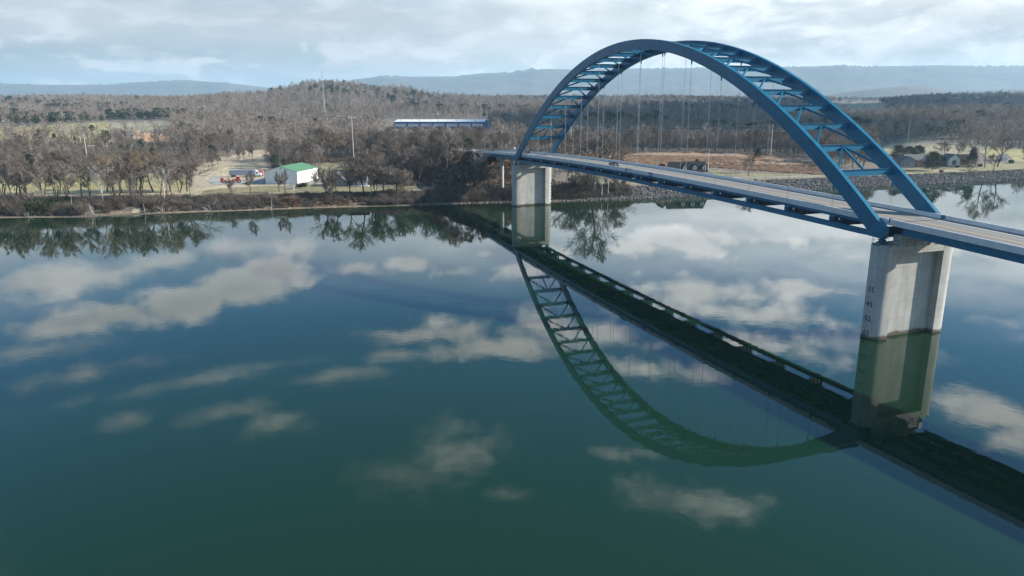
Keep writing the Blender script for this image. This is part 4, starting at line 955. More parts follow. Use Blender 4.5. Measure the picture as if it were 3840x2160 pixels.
row(8, [(850, 590), (880, 580), (1010, 590), (880, 612)], ['tall', 'tall2', 'multi'], 7, 11, 'thin bare tree lining the dirt track above the lorry', 'trees lining the dirt track')
row(16, [(1030, 600), (1190, 596), (1190, 618), (1030, 610)], ['tall2', 'multi', 'oak'], 6, 10, 'bare reddish tree behind the green-roofed barn', 'trees behind the barn')
row(10, [(1205, 640), (1420, 610), (1420, 660), (1250, 655)], ['tall2', 'oak2', 'multi'], 7, 11, 'bare tree on the lawn behind the grey house', 'trees behind the grey house')
row(12, [(2090, 735), (2300, 728), (2310, 700), (2090, 712)], ['multi', 'tall', 'multi'], 6, 11, 'thin bare tree in the scrub below the bridge', 'scrub trees below the bridge')
row(16, [(1640, 715), (1900, 715), (1900, 690), (1700, 690)], ['multi', 'multi', 'tall'], 5, 9, 'thin bare tree in the shaded scrub left of the far pier', 'scrub trees left of the far pier')
row(12, [(2040, 640), (2400, 630), (2400, 600), (2040, 600)], ['oak', 'oak2'], 11, 17, 'grey bare tree behind the bridge deck near the far arch foot', 'trees behind the far arch foot')

for _ in range(16):
    e, v = random.uniform(-440, -312), random.uniform(-13, -5); X, Y, _z = b2w(e, v)
    plant(random.choice(['tall', 'oak', 'multi', 'tall2']), (X, Y, float(height(X, Y))), random.uniform(6, 11), 'bare tree on the slope of the embankment, hiding the road behind it', 'trees on the embankment slope', wide=1.2)

# ------------------------------------------------------------------ brush, riprap, meadow growth
def bank_pts(n, X0, X1, d0, d1):
    X = rng.uniform(X0, X1, n); d = rng.uniform(d0, d1, n); Y = shore(X) + d / .95; return np.column_stack([X, Y, height(X, Y)]), d
def obj_of(mb, m, name): return bpy.data.objects.new(name, mb.mesh(name, m, fix=False))
SH = [obj_of(shrub(2.4, 1.3, 41), M['brush'], 'brush_clump'), obj_of(shrub(1.9, 1.4, 42, 80), M['brush'], 'brush_clump'), obj_of(shrub(2.0, 1.2, 43, 60), M['brush_rust'], 'rust_brush'), obj_of(shrub(1.7, 1.3, 44, 110, .05), M['brush_green'], 'green_brush')]
pb, db = bank_pts(6500, -330, 62, 2.6, 20)
bx, by = PIX(pb[:, 0], pb[:, 1], pb[:, 2])
keep = (rough(pb[:, 0] * 3, pb[:, 1] * 3) > -1.3) & ~((bx > 470) & (bx < 545) & (db < 10)); 
e_, v_ = w2b(pb[:, 0], pb[:, 1]); keep &= ~((e_ < -225) & (np.abs(v_ - 8) < 8) & (db > 9))
pb = pb[keep]; db = db[keep]; r = rng.random(len(pb)); kk = rough(pb[:, 0] * 2 + 50, pb[:, 1] * 2)
which = np.where(kk > 1.3, 2, np.where(kk < -1.7, 3, np.where(r < .5, 0, 1)))
sc = rng.lognormal(-.08, .35, len(pb)).clip(.4, 2.0) * np.interp(db, [2.6, 7, 14, 20], [.6, 1.4, 1.3, .7]) * np.clip(.95 + .28 * rough(pb[:, 0] * 1.3 + 80, pb[:, 1] * .6), .45, 1.5)
scatter('undergrowth', [(SH[k], pb[which == k], np.repeat(sc[which == k][:, None], 3, 1), spin((which == k).sum(), .15)) for k in range(4)])
def ground_pts(n, poly):
    xs = [p[0] for p in poly]; ys = [p[1] for p in poly]; W_ = [G(*p) for p in poly]; X = rng.uniform(min(w.x for w in W_), max(w.x for w in W_), n); Y = rng.uniform(min(w.y for w in W_), max(w.y for w in W_), n)
    z = height(X, Y); a, b_ = PIX(X, Y, z); k = inpoly(a, b_, poly); return np.column_stack([X, Y, z])[k]
TU = [obj_of(shrub(1.3, 1.2, 51, 60, .05), M['dry_grass'], 'dry_tuft'), obj_of(shrub(1.1, 1.1, 52, 60, .035), M['twig_red'], 'brown_weed')]
mp_ = ground_pts(9000, ZONES[9][1]); mp_ = mp_[rough(mp_[:, 0] * 2.2, mp_[:, 1] * 4) > -.4]; ww_ = rng.random(len(mp_)) + .35 * rough(mp_[:, 0] * .9, mp_[:, 1] * 1.6) > .62
scatter('meadow_grass', [(TU[0], mp_[~ww_], np.repeat(rng.uniform(.6, 1.2, (~ww_).sum())[:, None], 3, 1), spin((~ww_).sum(), .15)), (TU[1], mp_[ww_], np.repeat(rng.uniform(.6, 1.4, ww_.sum())[:, None], 3, 1), spin(ww_.sum(), .15))])
pe_, de_ = bank_pts(700, -68, -12, 2.6, 16)
scatter('undergrowth', [(SH[0], pe_[::2], np.repeat(rng.lognormal(-.1, .35, len(pe_[::2])).clip(.4, 1.8)[:, None], 3, 1), spin(len(pe_[::2]), .15)), (SH[1], pe_[1::2], np.repeat(rng.lognormal(-.1, .35, len(pe_[1::2])).clip(.4, 1.8)[:, None], 3, 1), spin(len(pe_[1::2]), .15))])
up_ = ground_pts(3500, [(-300, 700), (-300, 640), (60, 642), (60, 620), (720, 618), (740, 645), (720, 648), (-300, 655)])
uw = rng.random(len(up_)) < .8
scatter('undergrowth', [(SH[1], up_[uw], np.repeat(rng.uniform(.6, 1.2, uw.sum())[:, None], 3, 1), spin(uw.sum(), .15))])
up_ = ground_pts(7000, [(1060, 600), (1190, 592), (1410, 590), (1440, 600), (1750, 590), (1740, 640), (1650, 690), (1600, 700), (1420, 690), (1400, 605), (1200, 612), (1060, 612)])
scatter('undergrowth', [(SH[0], up_[::2], np.repeat(rng.uniform(.6, 1.3, len(up_[::2]))[:, None], 3, 1), spin(len(up_[::2]), .15)), (TU[1], up_[1::2], np.repeat(rng.uniform(.7, 1.6, len(up_[1::2]))[:, None], 3, 1), spin(len(up_[1::2]), .15))])
e_list = []
for _ in range(2400):
    e, v = (random.uniform(-420, -245), random.choice([-1, -1, 1]) * random.uniform(9.5, 34) + 8.25) if _ > 700 else (random.uniform(-284, -246), random.uniform(-8, 22)); X, Y, _z = b2w(e, v)
    if abs(e + 252) < 2.5 and v > 3: continue
    e_list.append((X, Y, float(height(X, Y))))
e_list = np.array(e_list); ek = np.arange(len(e_list)) % 3
scatter('undergrowth', [(SH[k], e_list[ek == q], np.repeat(rng.uniform(.4, .95, (ek == q).sum())[:, None], 3, 1), spin((ek == q).sum(), .15)) for q, k in ((0, 1), (1, 2), (2, 0))])
def rock(seed, m, name):
    rr = random.Random(seed); mb = MB(); pts = []; t = (1 + 5 ** .5) / 2
    V = [(-1, t, 0), (1, t, 0), (-1, -t, 0), (1, -t, 0), (0, -1, t), (0, 1, t), (0, -1, -t), (0, 1, -t), (t, 0, -1), (t, 0, 1), (-t, 0, -1), (-t, 0, 1)]
    Fc = [(0, 11, 5), (0, 5, 1), (0, 1, 7), (0, 7, 10), (0, 10, 11), (1, 5, 9), (5, 11, 4), (11, 10, 2), (10, 7, 6), (7, 1, 8), (3, 9, 4), (3, 4, 2), (3, 2, 6), (3, 6, 8), (3, 8, 9), (4, 9, 5), (2, 4, 11), (6, 2, 10), (8, 6, 7), (9, 8, 1)]
    mb.add([tuple(c * .5 * rr.uniform(.75, 1.2) * k for c, k in zip(v, (.6, .5, .38))) for v in V], Fc); return bpy.data.objects.new(name, mb.mesh(name, m))
RK = [rock(i, M['rock'], 'riprap_stone') for i in range(4)]; PK = rock(9, M['pale_rock'], 'shore_stone')
rp, rd = bank_pts(17000, 38, 520, -.8, 16.5); rp[:, 2] += rng.uniform(-.1, .18, len(rp))
rs = rng.lognormal(-.12, .3, len(rp)).clip(.45, 1.9); sel = rng.integers(0, 4, len(rp))
scatter('riprap', [(RK[k], rp[sel == k], np.repeat(rs[sel == k][:, None], 3, 1), spin((sel == k).sum(), .7)) for k in range(4)])
lp, ld = bank_pts(1100, -45, 60, -.6, 4.5); ls = rng.lognormal(-.15, .35, len(lp)).clip(.4, 1.8)
scatter('shore_stones', [(PK, lp, np.repeat(ls[:, None], 3, 1), spin(len(lp), .7))])
lp, ld = bank_pts(420, -195, -160, -.2, 2.5); scatter('shore_stones', [(PK, lp, np.repeat(rng.uniform(.2, .7, len(lp))[:, None], 3, 1), spin(len(lp), .7))])
l3 = ground_pts(500, [(1855, 690), (1915, 676), (1915, 720), (1840, 715)]); scatter('shore_stones', [(PK, l3, np.repeat(rng.uniform(.4, 1.1, len(l3))[:, None], 3, 1), spin(len(l3), .7))])
l4 = ground_pts(500, [(1560, 725), (1650, 725), (1640, 770), (1560, 770)]); scatter('riprap', [(RK[1], l4, np.repeat(rng.uniform(.5, 1.1, len(l4))[:, None], 3, 1), spin(len(l4), .7))])

# ------------------------------------------------------------------ buildings
def frame_at(p, dirv):
    "root empty at p whose local x axis points along dirv"
    return p, math.atan2(dirv[1], dirv[0])
def window(parent, x, z, w, h, y, face=-1, trim='white_trim', mull=True):
    fr = MB(); t_ = .09; d = .05
    y0, y1 = (y - d, y - .003) if face < 0 else (y + .003, y + d)
    fr.bb(x - w / 2, x + w / 2, y0, y1, z, z + t_); fr.bb(x - w / 2, x + w / 2, y0, y1, z + h - t_, z + h)
    fr.bb(x - w / 2, x - w / 2 + t_, y0, y1, z + t_ + .001, z + h - t_ - .001); fr.bb(x + w / 2 - t_, x + w / 2, y0, y1, z + t_ + .001, z + h - t_ - .001)
    if mull: fr.bb(x - .03, x + .03, y0 + .005, y1, z + t_ + .001, z + h - t_ - .001)
    o = fr.build('window', M[trim], parent)
    yy = y - .012 if face < 0 else y + .012
    MB().bb(x - w / 2 + .02, x + w / 2 - .02, min(yy, y), max(yy, y), z + .02, z + h - .02).build('pane', M['dark_glass'], o); return o
def gable_block(parent, x0, x1, y0, y1, eave, ridge, wall, roof, axis='x', over=.4, th=.16, wall_name='wall'):
    "walls with gable ends plus two roof slabs; ridge along axis"
    if axis == 'x':
        ym = (y0 + y1) / 2; w = MB().prism([(y0, -.6), (y1, -.6), (y1, eave), (ym, ridge), (y0, eave)], x0, x1, 0).build(wall_name, wall, parent)
        s = (ridge - eave) / (ym - y0)
        for sg in (-1, 1):
            a = y0 - over if sg < 0 else y1 + over; za = eave - s * over
            MB().prism([(a, za + .02), (ym, ridge + .02), (ym, ridge + .02 + th), (a, za + .02 + th)], x0 - over, x1 + over, 0).build('roof', roof, parent)
    else:
        xm = (x0 + x1) / 2; w = MB().prism([(x0, -.6), (x1, -.6), (x1, eave), (xm, ridge), (x0, eave)], y0, y1, 1).build(wall_name, wall, parent)
        s = (ridge - eave) / (xm - x0)
        for sg in (-1, 1):
            a = x0 - over if sg < 0 else x1 + over; za = eave - s * over
            MB().prism([(a, za + .02), (xm, ridge + .02), (xm, ridge + .02 + th), (a, za + .02 + th)], y0 - over, y1 + over, 1).build('roof', roof, parent)
    return w
# green-roofed barn: local x along the gable front, y along the long side
p0 = G(995, 690); p1 = G(1116, 692); p2 = G(1193, 674)
dx = Vector((p1.x - p0.x, p1.y - p0.y)); Lx = dx.length; Ly = min((Vector((p2.x, p2.y)) - Vector((p1.x, p1.y))).length * 1.22, 34)
barn = empty('metal_barn', (p0.x, p0.y, min(p0.z, p1.z)), math.atan2(dx.y, dx.x) - .0)
tag(barn, 'white sheet-metal barn with a green gable roof by the gravel lot', 'barn')
ev = ZP(643, p1.y) - barn.location.z; rg = ZP(623, p1.y) - barn.location.z
gable_block(barn, 0, Lx, 0, Ly, ev, rg, M['white_metal'], M['green_roof'], 'y', .18, .12)
mb = MB()
for k in range(int(Ly / 1.2)): mb.bb(Lx + .002, Lx + .035, .3 + k * 1.2, .36 + k * 1.2, 0, ev - .15)
mb.build('wall_rib', M['white_metal'], barn)
mb = MB()
for x in (.02, Lx - .02): mb.bb(x - .09, x + .09, -.05, -.002, 0, ev)
mb.beam((0, -.03, ev + .05), (Lx / 2, -.03, rg + .05), .06, .18); mb.beam((Lx, -.03, ev + .05), (Lx / 2, -.03, rg + .05), .06, .18); mb.build('gable_trim', M['dark_shingle'], barn)
MB().bb(Lx + .036, Lx + .08, Ly * .36, Ly * .36 + .1, 0, ev - .1).build('downpipe', M['grey_metal'], barn)
MB().box((Lx / 2, -.06, rg - 1.1), (.5, .12, .5)).build('gable_vent', M['dark_metal'], barn)
MB().bb(Lx + .02, Lx + .07, Ly * .62, Ly * .62 + 1.0, 0, 2.1).build('side_door', M['pale_door'], barn)
# blue industrial hall beyond the wood
w0 = G(1479, 484); Yw = w0.y; sc_ = 900 / 900.
hall = empty('industrial_hall', (w0.x, w0.y, w0.z - 1), -.055)
tag(hall, 'long low blue industrial hall with a white roof beyond the trees', 'warehouse')
Lw = (1800 - 1479) / FPX * Yw * 1.03; eh = ZP(456, Yw) - hall.location.z
MB().bb(0, Lw, 0, 48, -1, eh).build('wall', M['blue_wall'], hall)
rise = 2.2
MB().prism([(-.4, eh + .02), (24, eh + rise), (48.4, eh + .02), (48.4, eh + .3), (24, eh + rise + .3), (-.4, eh + .3)], -.5, Lw + .5, 0).build('roof', M['white_metal'], hall)
for k in range(7):
    x0 = 1.2 + k * Lw / 7.02; MB().bb(x0, x0 + Lw / 7.02 * .84, -.08, -.004, eh - 5.6, eh - 2.2).build('wall_panel', M['pale_door'], hall)
for k in range(9): MB().box((6 + k * Lw / 9.5, 12 + 5 * (k % 2), eh + rise * .55 + .5), (1.6, 1.2, .9)).build('roof_vent', M['grey_metal'], hall)
g = G(1306, 452); sh = empty('farm_shed', g, 0.02); tag(sh, 'small shed with a bright white roof on the wooded slope', 'shed')
wS = 45 / FPX * g.y; zs_ = ZP(443, g.y) - g.z
MB().bb(0, wS, 0, 9, -1, zs_ - .1).build('wall', M['cream_wall'], sh); MB().prism([(-.6, zs_), (5, zs_ + 2.2), (9.6, zs_), (9.6, zs_ + .2), (5, zs_ + 2.4), (-.6, zs_ + .2)], -.8, wS + .8, 0).build('roof', M['white_metal'], sh)
# grey riverside house
g = G(1230, 699); hs1 = empty('grey_house', g, .03); tag(hs1, 'grey-sided bungalow with a projecting gable and porch behind bare trees', 'house')
u = g.y / FPX * 1.03
gable_block(hs1, 62 * u, 135 * u, 2.0, 11.0, 3.3, 6.6, M['grey_siding'], M['dark_shingle'], 'x', .5, wall_name='main_wall')
gable_block(hs1, 4 * u, 60 * u, 0, 10.2, 3.6, 7.0, M['grey_siding'], M['grey_shingle'], 'y', .5, wall_name='gable_wall')
for x in (14, 42): window(hs1, x * u, 1.1, 1.7, 1.5, 0)
window(hs1, 98 * u, 1.1, 1.0, 1.5, 2.0, mull=False); window(hs1, 122 * u, 1.1, 1.6, 1.4, 2.0)
mb = MB(); mb.bb(76 * u, 76 * u + 1.0, 1.94, 1.997, .3, 2.4); mb.build('front_door', M['dark_metal'], hs1)
MB().bb(62 * u, 112 * u, -.4, 1.99, -.4, .3).build('porch_floor', M['grey_siding'], hs1)
MB().prism([(-.7, 2.75), (2.3, 3.5), (2.3, 3.62), (-.7, 2.87)], 60.5 * u, 113 * u, 0).build('porch_roof', M['dark_shingle'], hs1)
for x in (64, 78, 95, 111): MB().bb(x * u - .08, x * u + .08, -.36, -.2, .3, 2.8).build('porch_post', M['white_trim'], hs1)
mb = MB()
for k in range(16): mb.bb(118 * u + k * .26, 118 * u + k * .26 + .05, -.9, -.84, .2, 1.1)
mb.bb(118 * u - .1, 118 * u + 4.3, -.92, -.82, 1.1, 1.18); mb.bb(118 * u - .1, 118 * u + 4.3, -.92, 1.98, -.1, .19); mb.build('porch_deck', M['white_trim'], hs1)
# dormer house behind the deck
g = G(2478, 668); u = g.y / FPX * 1.05; dh = empty('dormer_house', g, .10); tag(dh, 'black-roofed house with three white dormers behind the bridge parapet', 'house')
gable_block(dh, 40 * u, 170 * u, 0, 11, 3.0, ZP(612, g.y) - g.z, M['cream_wall'], M['dark_shingle'], 'x', .6, wall_name='main_wall')
gable_block(dh, -12 * u, 38 * u, 1, 10, 3.0, 7.6, M['brick_wall'], M['dark_shingle'], 'y', .5, wall_name='garage_wall')
rz_ = ZP(607, g.y) - g.z
for x in (80, 116, 151):
    xx = x * u + 1.5; d0 = 1.4; zb = 4.3
    dm = MB(); dm.prism([(xx - 1.0, zb), (xx + 1.0, zb), (xx + 1.0, zb + 2.0), (xx, zb + 3.0), (xx - 1.0, zb + 2.0)], d0, 5.4); dmo = dm.build('dormer', M['white_trim'], dh)
    mb = MB()
    for sgn in (-1, 1): mb.prism([(xx + sgn * 1.3, zb + 1.72), (xx, zb + 3.02), (xx, zb + 3.2), (xx + sgn * 1.3, zb + 1.9)], d0 - .3, 5.6)
    mb.build('dormer_roof', M['dark_shingle'], dmo)
    MB().bb(xx - .42, xx + .42, d0 - .04, d0 - .003, zb + .5, zb + 1.9).build('pane', M['dark_glass'], dmo)
MB().prism([(-3.0, 2.5), (.5, 3.0), (.5, 3.15), (-3.0, 2.65)], 60 * u, 186 * u, 0).build('porch_roof', M['grey_shingle'], dh)
for k in range(6): MB().bb(60.5 * u + k * 24.8 * u, 60.5 * u + k * 24.8 * u + .22, -2.9, -2.68, -.5, 2.5).build('porch_post', M['white_trim'], dh)
# houses at the right
g = G(3378, 629); u = g.y / FPX * 1.06; ha = empty('gabled_house', g, .08); tag(ha, 'grey house with two shuttered windows in its gable, left of the evergreen', 'house')
gable_block(ha, 0, 50 * u, 0, 9, ZP(605, g.y) - g.z, ZP(591, g.y) - g.z, M['grey_siding'], M['grey_shingle'], 'y', .5, wall_name='gable_wall')
gable_block(ha, 30 * u, 112 * u, 3.2, 12, ZP(606, g.y) - g.z, ZP(586, g.y) - g.z, M['brick_wall'], M['grey_shingle'], 'x', .4, wall_name='main_wall')
for x in (13, 36):
    w = window(ha, x * u, 1.3, 1.0, 1.6, 0)
    for s in (-1, 1): MB().bb(x * u + s * .8 - .2, x * u + s * .8 + .2, -.05, -.004, 1.3, 2.9).build('shutter', M['dark_metal'], ha)
MB().bb(60 * u, 60 * u + 1.1, 3.14, 3.196, 0, 2.2).build('front_door', M['dark_metal'], ha)
for x in (75, 95): window(ha, x * u, 1.1, 1.3, 1.4, 3.2)
g = G(3556, 622); u = g.y / FPX * 1.06; hb = empty('white_gable_house', g, -.02); tag(hb, 'house with a tall white arched-window gable and dark side wings', 'house')
gable_block(hb, 0, 38 * u, 0, 10, ZP(600, g.y) - g.z, ZP(583, g.y) - g.z, M['cream_wall'], M['grey_shingle'], 'y', .4, wall_name='gable_wall')
gable_block(hb, 38.2 * u, 78 * u, 2, 11, ZP(604, g.y) - g.z, ZP(586, g.y) - g.z, M['brick_wall'], M['dark_shingle'], 'x', .4, wall_name='right_wing_wall')
gable_block(hb, -30 * u, -.2 * u, 2.5, 11, ZP(606, g.y) - g.z, ZP(588, g.y) - g.z, M['brick_wall'], M['dark_shingle'], 'x', .4, wall_name='left_wing_wall')
MB().prism([(19 * u - 1.5, .6), (19 * u + 1.5, .6), (19 * u + 1.5, 3.0), (19 * u + .9, 3.8), (19 * u, 4.1), (19 * u - .9, 3.8), (19 * u - 1.5, 3.0)], -.05, -.004).build('arched_window', M['dark_glass'], hb)
for x in (48, 65): window(hb, x * u, 1.0, 1.3, 1.4, 2.0)
g = G(3762, 606); u = g.y / FPX * 1.06; hc = empty('garage', g, .15); tag(hc, 'pale garage with a grey hipped roof at the far right of the bank', 'garage')
gable_block(hc, 0, 24 * u, 0, 7, 2.7, 5.0, M['white_trim'], M['grey_shingle'], 'x', .5)
MB().bb(4 * u, 4 * u + 2.6, -.06, -.004, 0, 2.2).build('garage_door', M['pale_door'], hc)
FARH = [(96, 402, 12, 5, 'red-roofed farmhouse far off in the left-hand woods', 'brick_wall'), (318, 386, 8, 6, 'tiny white house among the farthest left woods', 'white_trim'), (540, 436, 20, 6, 'long low farm building beyond the left field', 'grey_siding'), (595, 430, 14, 5, 'second low farm building beyond the left field', 'cream_wall'), (710, 402, 14, 6, 'white house above the distant road', 'white_trim'), (750, 403, 10, 6, 'pale house right of the white one above the distant road', 'cream_wall'), (805, 445, 8, 6, 'white house beside the distant road', 'white_trim'), (1040, 424, 7, 7, 'white gabled house on the flank of the wooded hill', 'white_trim'), (3176, 384, 16, 4, 'low white farm building on the pale hilltop field', 'white_trim'), (1636, 428, 5, 8, 'small white tank tower behind the blue hall', 'white_trim')]
for x, y, wpx, hpx, lab, wm_ in FARH:
    g = G(x, y); u = g.y / FPX; o = empty('farm_house' if 'tower' not in lab else 'tank_tower', g, rng.uniform(-.3, .3)); tag(o, lab, 'house' if 'tower' not in lab else 'tank')
    ew = hpx * u * .62; gable_block(o, 0, wpx * u, 0, 8, ew, ew + 2.4, M[wm_], M['grey_shingle'], 'x', .4)

# ------------------------------------------------------------------ vehicles
def wheel_parts(parent, x, y, r, w, lab='wheel'):
    t_ = MB().tube([(x, y - w / 2, r), (x, y + w / 2, r)], r, 18).build(lab, M['tyre'], parent)
    s = -1 if y < 0 else 1; MB().tube([(x, y + s * (w / 2 - .04), r), (x, y + s * (w / 2 + .012), r)], r * .6, 14).build('rim', M['rim'], t_); return t_
def car(loc, rz, label, suv=True):
    r = empty('suv' if suv else 'car', loc, rz); tag(r, label, 'car'); L_, Wd = 4.75, 1.88; hw = Wd / 2
    low = [(-2.35, .42), (-2.38, .75), (-2.30, 1.02), (-1.5, 1.08), (.95, 1.06), (1.9, .95), (2.3, .82), (2.38, .6), (2.34, .36), (-2.2, .32)]
    V = [(x, s * hw * (1 if z < .9 else .965), z) for s in (-1, 1) for x, z in low]; n = len(low)
    MB().add(V, [tuple(range(n)), tuple(range(2 * n - 1, n - 1, -1))] + [(i, (i + 1) % n, n + (i + 1) % n, n + i) for i in range(n)]).build('body', M['black_paint'], r)
    cab = [(-2.2, 1.05, .92), (-1.95, 1.62, .74), (-.1, 1.72, .76), (.35, 1.66, .74), (1.15, 1.04, .9)]
    V = [(x, s * hw * k, z) for s in (-1, 1) for x, z, k in cab]
    MB().add(V, [(0, 1, 2, 3, 4), (9, 8, 7, 6, 5), (0, 5, 6, 1), (1, 6, 7, 2), (2, 7, 8, 3), (3, 8, 9, 4), (4, 9, 5, 0)]).build('cabin', M['black_paint'], r)
    for s in (-1, 1):
        for xa, xb in ((-1.85, -1.15), (-1.08, -.18), (-.1, .78)):
            f = lambda x, z: (x, s * (hw * (.92 + (.75 - .92) * (z - 1.05) / .6) + .012), z)
            zt = 1.54 if xb < .5 else 1.52; q = [f(xa + .06, 1.12), f(xb - .02, 1.12), f(xb - (.04 if xb < .5 else .42), zt), f(xa + .1, zt)]
            mb = MB(); mb.add(q + [(a, b - s * .02, c) for a, b, c in q], [(0, 1, 2, 3), (7, 6, 5, 4), (0, 4, 5, 1), (1, 5, 6, 2), (2, 6, 7, 3), (3, 7, 4, 0)]); mb.build('side_window', M['dark_glass'], r)
        MB().box((2.31, s * .68, .78), (.12, .36, .15)).build('headlight', M['lamp'], r); MB().box((-2.34, s * .74, .88), (.08, .26, .2)).build('tail_light', M['red'], r)
        MB().box((.75, s * (hw + .1), 1.1), (.16, .2, .14)).build('mirror', M['black_paint'], r)
        for x in (-1.42, 1.46): wheel_parts(r, x, s * (hw - .1), .36, .25)
    MB().beam((.42, 0, 1.63), (1.12, 0, 1.09), 1.34, .03).build('windscreen', M['dark_glass'], r)
    MB().box((2.36, 0, .52), (.06, 1.3, .2)).build('grille', M['dark_metal'], r); return r
e = -127.8; car(b2w(e, 5.6, zdeck(e) + .06), BRZ, 'black SUV with lit-looking headlights driving over the arch span')
e = -231.5; car(b2w(e, 11.2, zdeck(e) + .06), BRZ + math.pi, 'black car beyond the far arch foot on the approach span')
# articulated lorry
a = G(863, 664); b_ = G(972, 662); d = Vector((b_.x - a.x, b_.y - a.y)); k = d.length / 20.0
truck = empty('articulated_lorry', a, math.atan2(d.y, d.x)); tag(truck, 'long silver-grey box trailer coupled to a white lorry cab on the lot', 'lorry')
tl = (948 - 862) / FPX * a.y * 1.03
MB().bb(0, tl, -1.3, 1.3, 1.15, 4.05).build('trailer_box', M['trailer'], truck)
mb = MB()
for q in range(13): mb.bb(.4 + q * tl / 13, .46 + q * tl / 13, -1.325, -1.302, 1.2, 4.0)
mb.build('box_post', M['grey_metal'], truck)
MB().bb(.3, tl - .2, -.5, .5, .85, 1.148).build('chassis', M['dark_metal'], truck)
MB().bb(4.0, 5.8, -1.28, -1.2, .55, 1.12).build('side_box', M['white_metal'], truck)
for x in (1.2, 2.5, tl - 1.6, tl - .3):
    for s in (-1, 1): wheel_parts(truck, x, s * 1.05, .5, .5)
MB().prism([(tl + .5, .8), (tl + 2.3, .8), (tl + 2.4, 2.3), (tl + 2.0, 3.1), (tl + 1.2, 3.9), (tl + .5, 3.95)], -1.2, 1.2).build('cab', M['white_metal'], truck)
MB().bb(tl - 2.0, tl + 3.4, -.45, .45, .6, .799).build('tractor_frame', M['dark_metal'], truck)
MB().prism([(tl + 2.42, .7), (tl + 3.9, .7), (tl + 4.0, 1.9), (tl + 2.42, 2.15)], -1.05, 1.05).build('bonnet', M['white_metal'], truck)
MB().beam((tl + 2.42, 0, 2.36), (tl + 2.07, 0, 3.0), 2.0, .05).build('windscreen', M['dark_glass'], truck)
for s in (-1, 1):
    MB().bb(tl + 1.25, tl + 2.2, s * 1.2 - .015, s * 1.2 + .015, 2.1, 2.85).build('side_window', M['dark_glass'], truck); wheel_parts(truck, tl + 3.2, s * 1.0, .5, .35)
g = G(966, 660); rb = empty('red_trailer', (g.x + 2.0, g.y + 1.0, g.z), .1); tag(rb, 'faded red box standing right of the white lorry cab', 'container')
MB().bb(-1.1, 1.1, -1, 1, .5, 3.1).build('box', M['red'], rb); MB().bb(-.9, .9, -1.03, -1.002, .8, 2.8).build('door_panel', M['pale_door'], rb); MB().bb(-1, 1, -.6, .6, 0, .498).build('skid', M['dark_metal'], rb)
# red machines
def tractor(loc, rz, label, s):
    r = empty('red_tractor', loc, rz); r.scale = (s, s, s); tag(r, label, 'tractor', 'red machines on the gravel lot')
    MB().prism([(.1, .75), (1.75, .75), (1.9, 1.0), (1.85, 1.55), (.2, 1.75)], -.42, .42).build('bonnet', M['red'], r)
    MB().prism([(-1.5, .6), (.2, .6), (.2, 1.35), (-1.4, 1.45)], -.55, .55).build('body', M['red'], r)
    mb = MB()
    for x, y in ((-1.3, -.6), (-1.3, .6), (.1, -.6), (.1, .6)): mb.beam((x, y, 1.4), (x + .05, y * .92, 2.55), .08, .08)
    mb.build('cab_frame', M['red'], r); MB().bb(-1.5, .3, -.72, .72, 2.55, 2.72).build('cab_roof', M['red'], r); MB().bb(-1.2, .0, -.52, .52, 1.5, 2.5).build('cab_glass', M['dark_glass'], r)
    for sg in (-1, 1):
        wheel_parts(r, -.95, sg * .85, .78, .42); wheel_parts(r, 1.35, sg * .72, .48, .3)
        MB().prism([(-1.85, 1.0), (-1.5, 1.62), (-.5, 1.66), (-.12, 1.1), (-.3, 1.08), (-.62, 1.5), (-1.4, 1.46), (-1.7, .98)], sg * .85 - .26, sg * .85 + .26).build('mudguard', M['red'], r)
    MB().beam((1.8, 0, .6), (2.9, 0, 1.1), .9, .12).build('loader_arm', M['dark_metal'], r); MB().prism([(2.7, .5), (3.4, .45), (3.3, 1.2), (2.8, 1.3)], -.95, .95).build('bucket', M['dark_metal'], r)
g = G(888, 687); tractor(g, math.pi + .3, 'larger bright red tractor with dark wheels in front of the lorry', 1.32)
g = G(838, 686); tractor(g, .15, 'smaller bright red tractor at the left end of the lot', 1.0)
g = G(820, 690); mb = MB(); cg = empty('wire_cage', g, .1); tag(cg, 'white wire cage on the gravel left of the red tractors', 'cage')
for k in range(5):
    mb.bb(-1 + k * .5 - .03, -1 + k * .5 + .03, -.53, -.47, 0, 1.9); mb.bb(-1 + k * .5 - .03, -1 + k * .5 + .03, .47, .53, 0, 1.9); mb.bb(-1, 1, -.535, -.5, .05 + k * .45, .11 + k * .45); mb.bb(-1, 1, .5, .535, .05 + k * .45, .11 + k * .45)
mb.build('bar', M['white_metal'], cg)
g = G(1102, 712); mbx = empty('letter_box', g, .2); tag(mbx, 'white letter box post beside the barn driveway', 'letter box')
MB().bb(-.2, .2, -.2, .2, 0, 1.25).build('post', M['white_trim'], mbx); MB().prism([(-.32, 1.25), (.32, 1.25), (.32, 1.6), (0, 1.82), (-.32, 1.6)], -.4, .4).build('box', M['white_trim'], mbx)
for i, (x, y, lab) in enumerate([(1455, 722, 'longer pile of sawn planks on the sandy patch near the S-bent tree'), (1570, 714, 'white board stack at the shadow edge by the embankment')]):
    g = G(x, y); o = empty('plank_pile', g, .05); tag(o, lab, 'timber')
    for q in range(5): MB().bb(-3.5 + rng.uniform(-.5, .5), 3.5 + rng.uniform(-.5, .5), q * .3 - .6, q * .3 - .36, .03 + .12 * (q % 2), .13 + .12 * (q % 2)).build('plank', M['lumber'] if i == 0 else M['white_trim'], o)
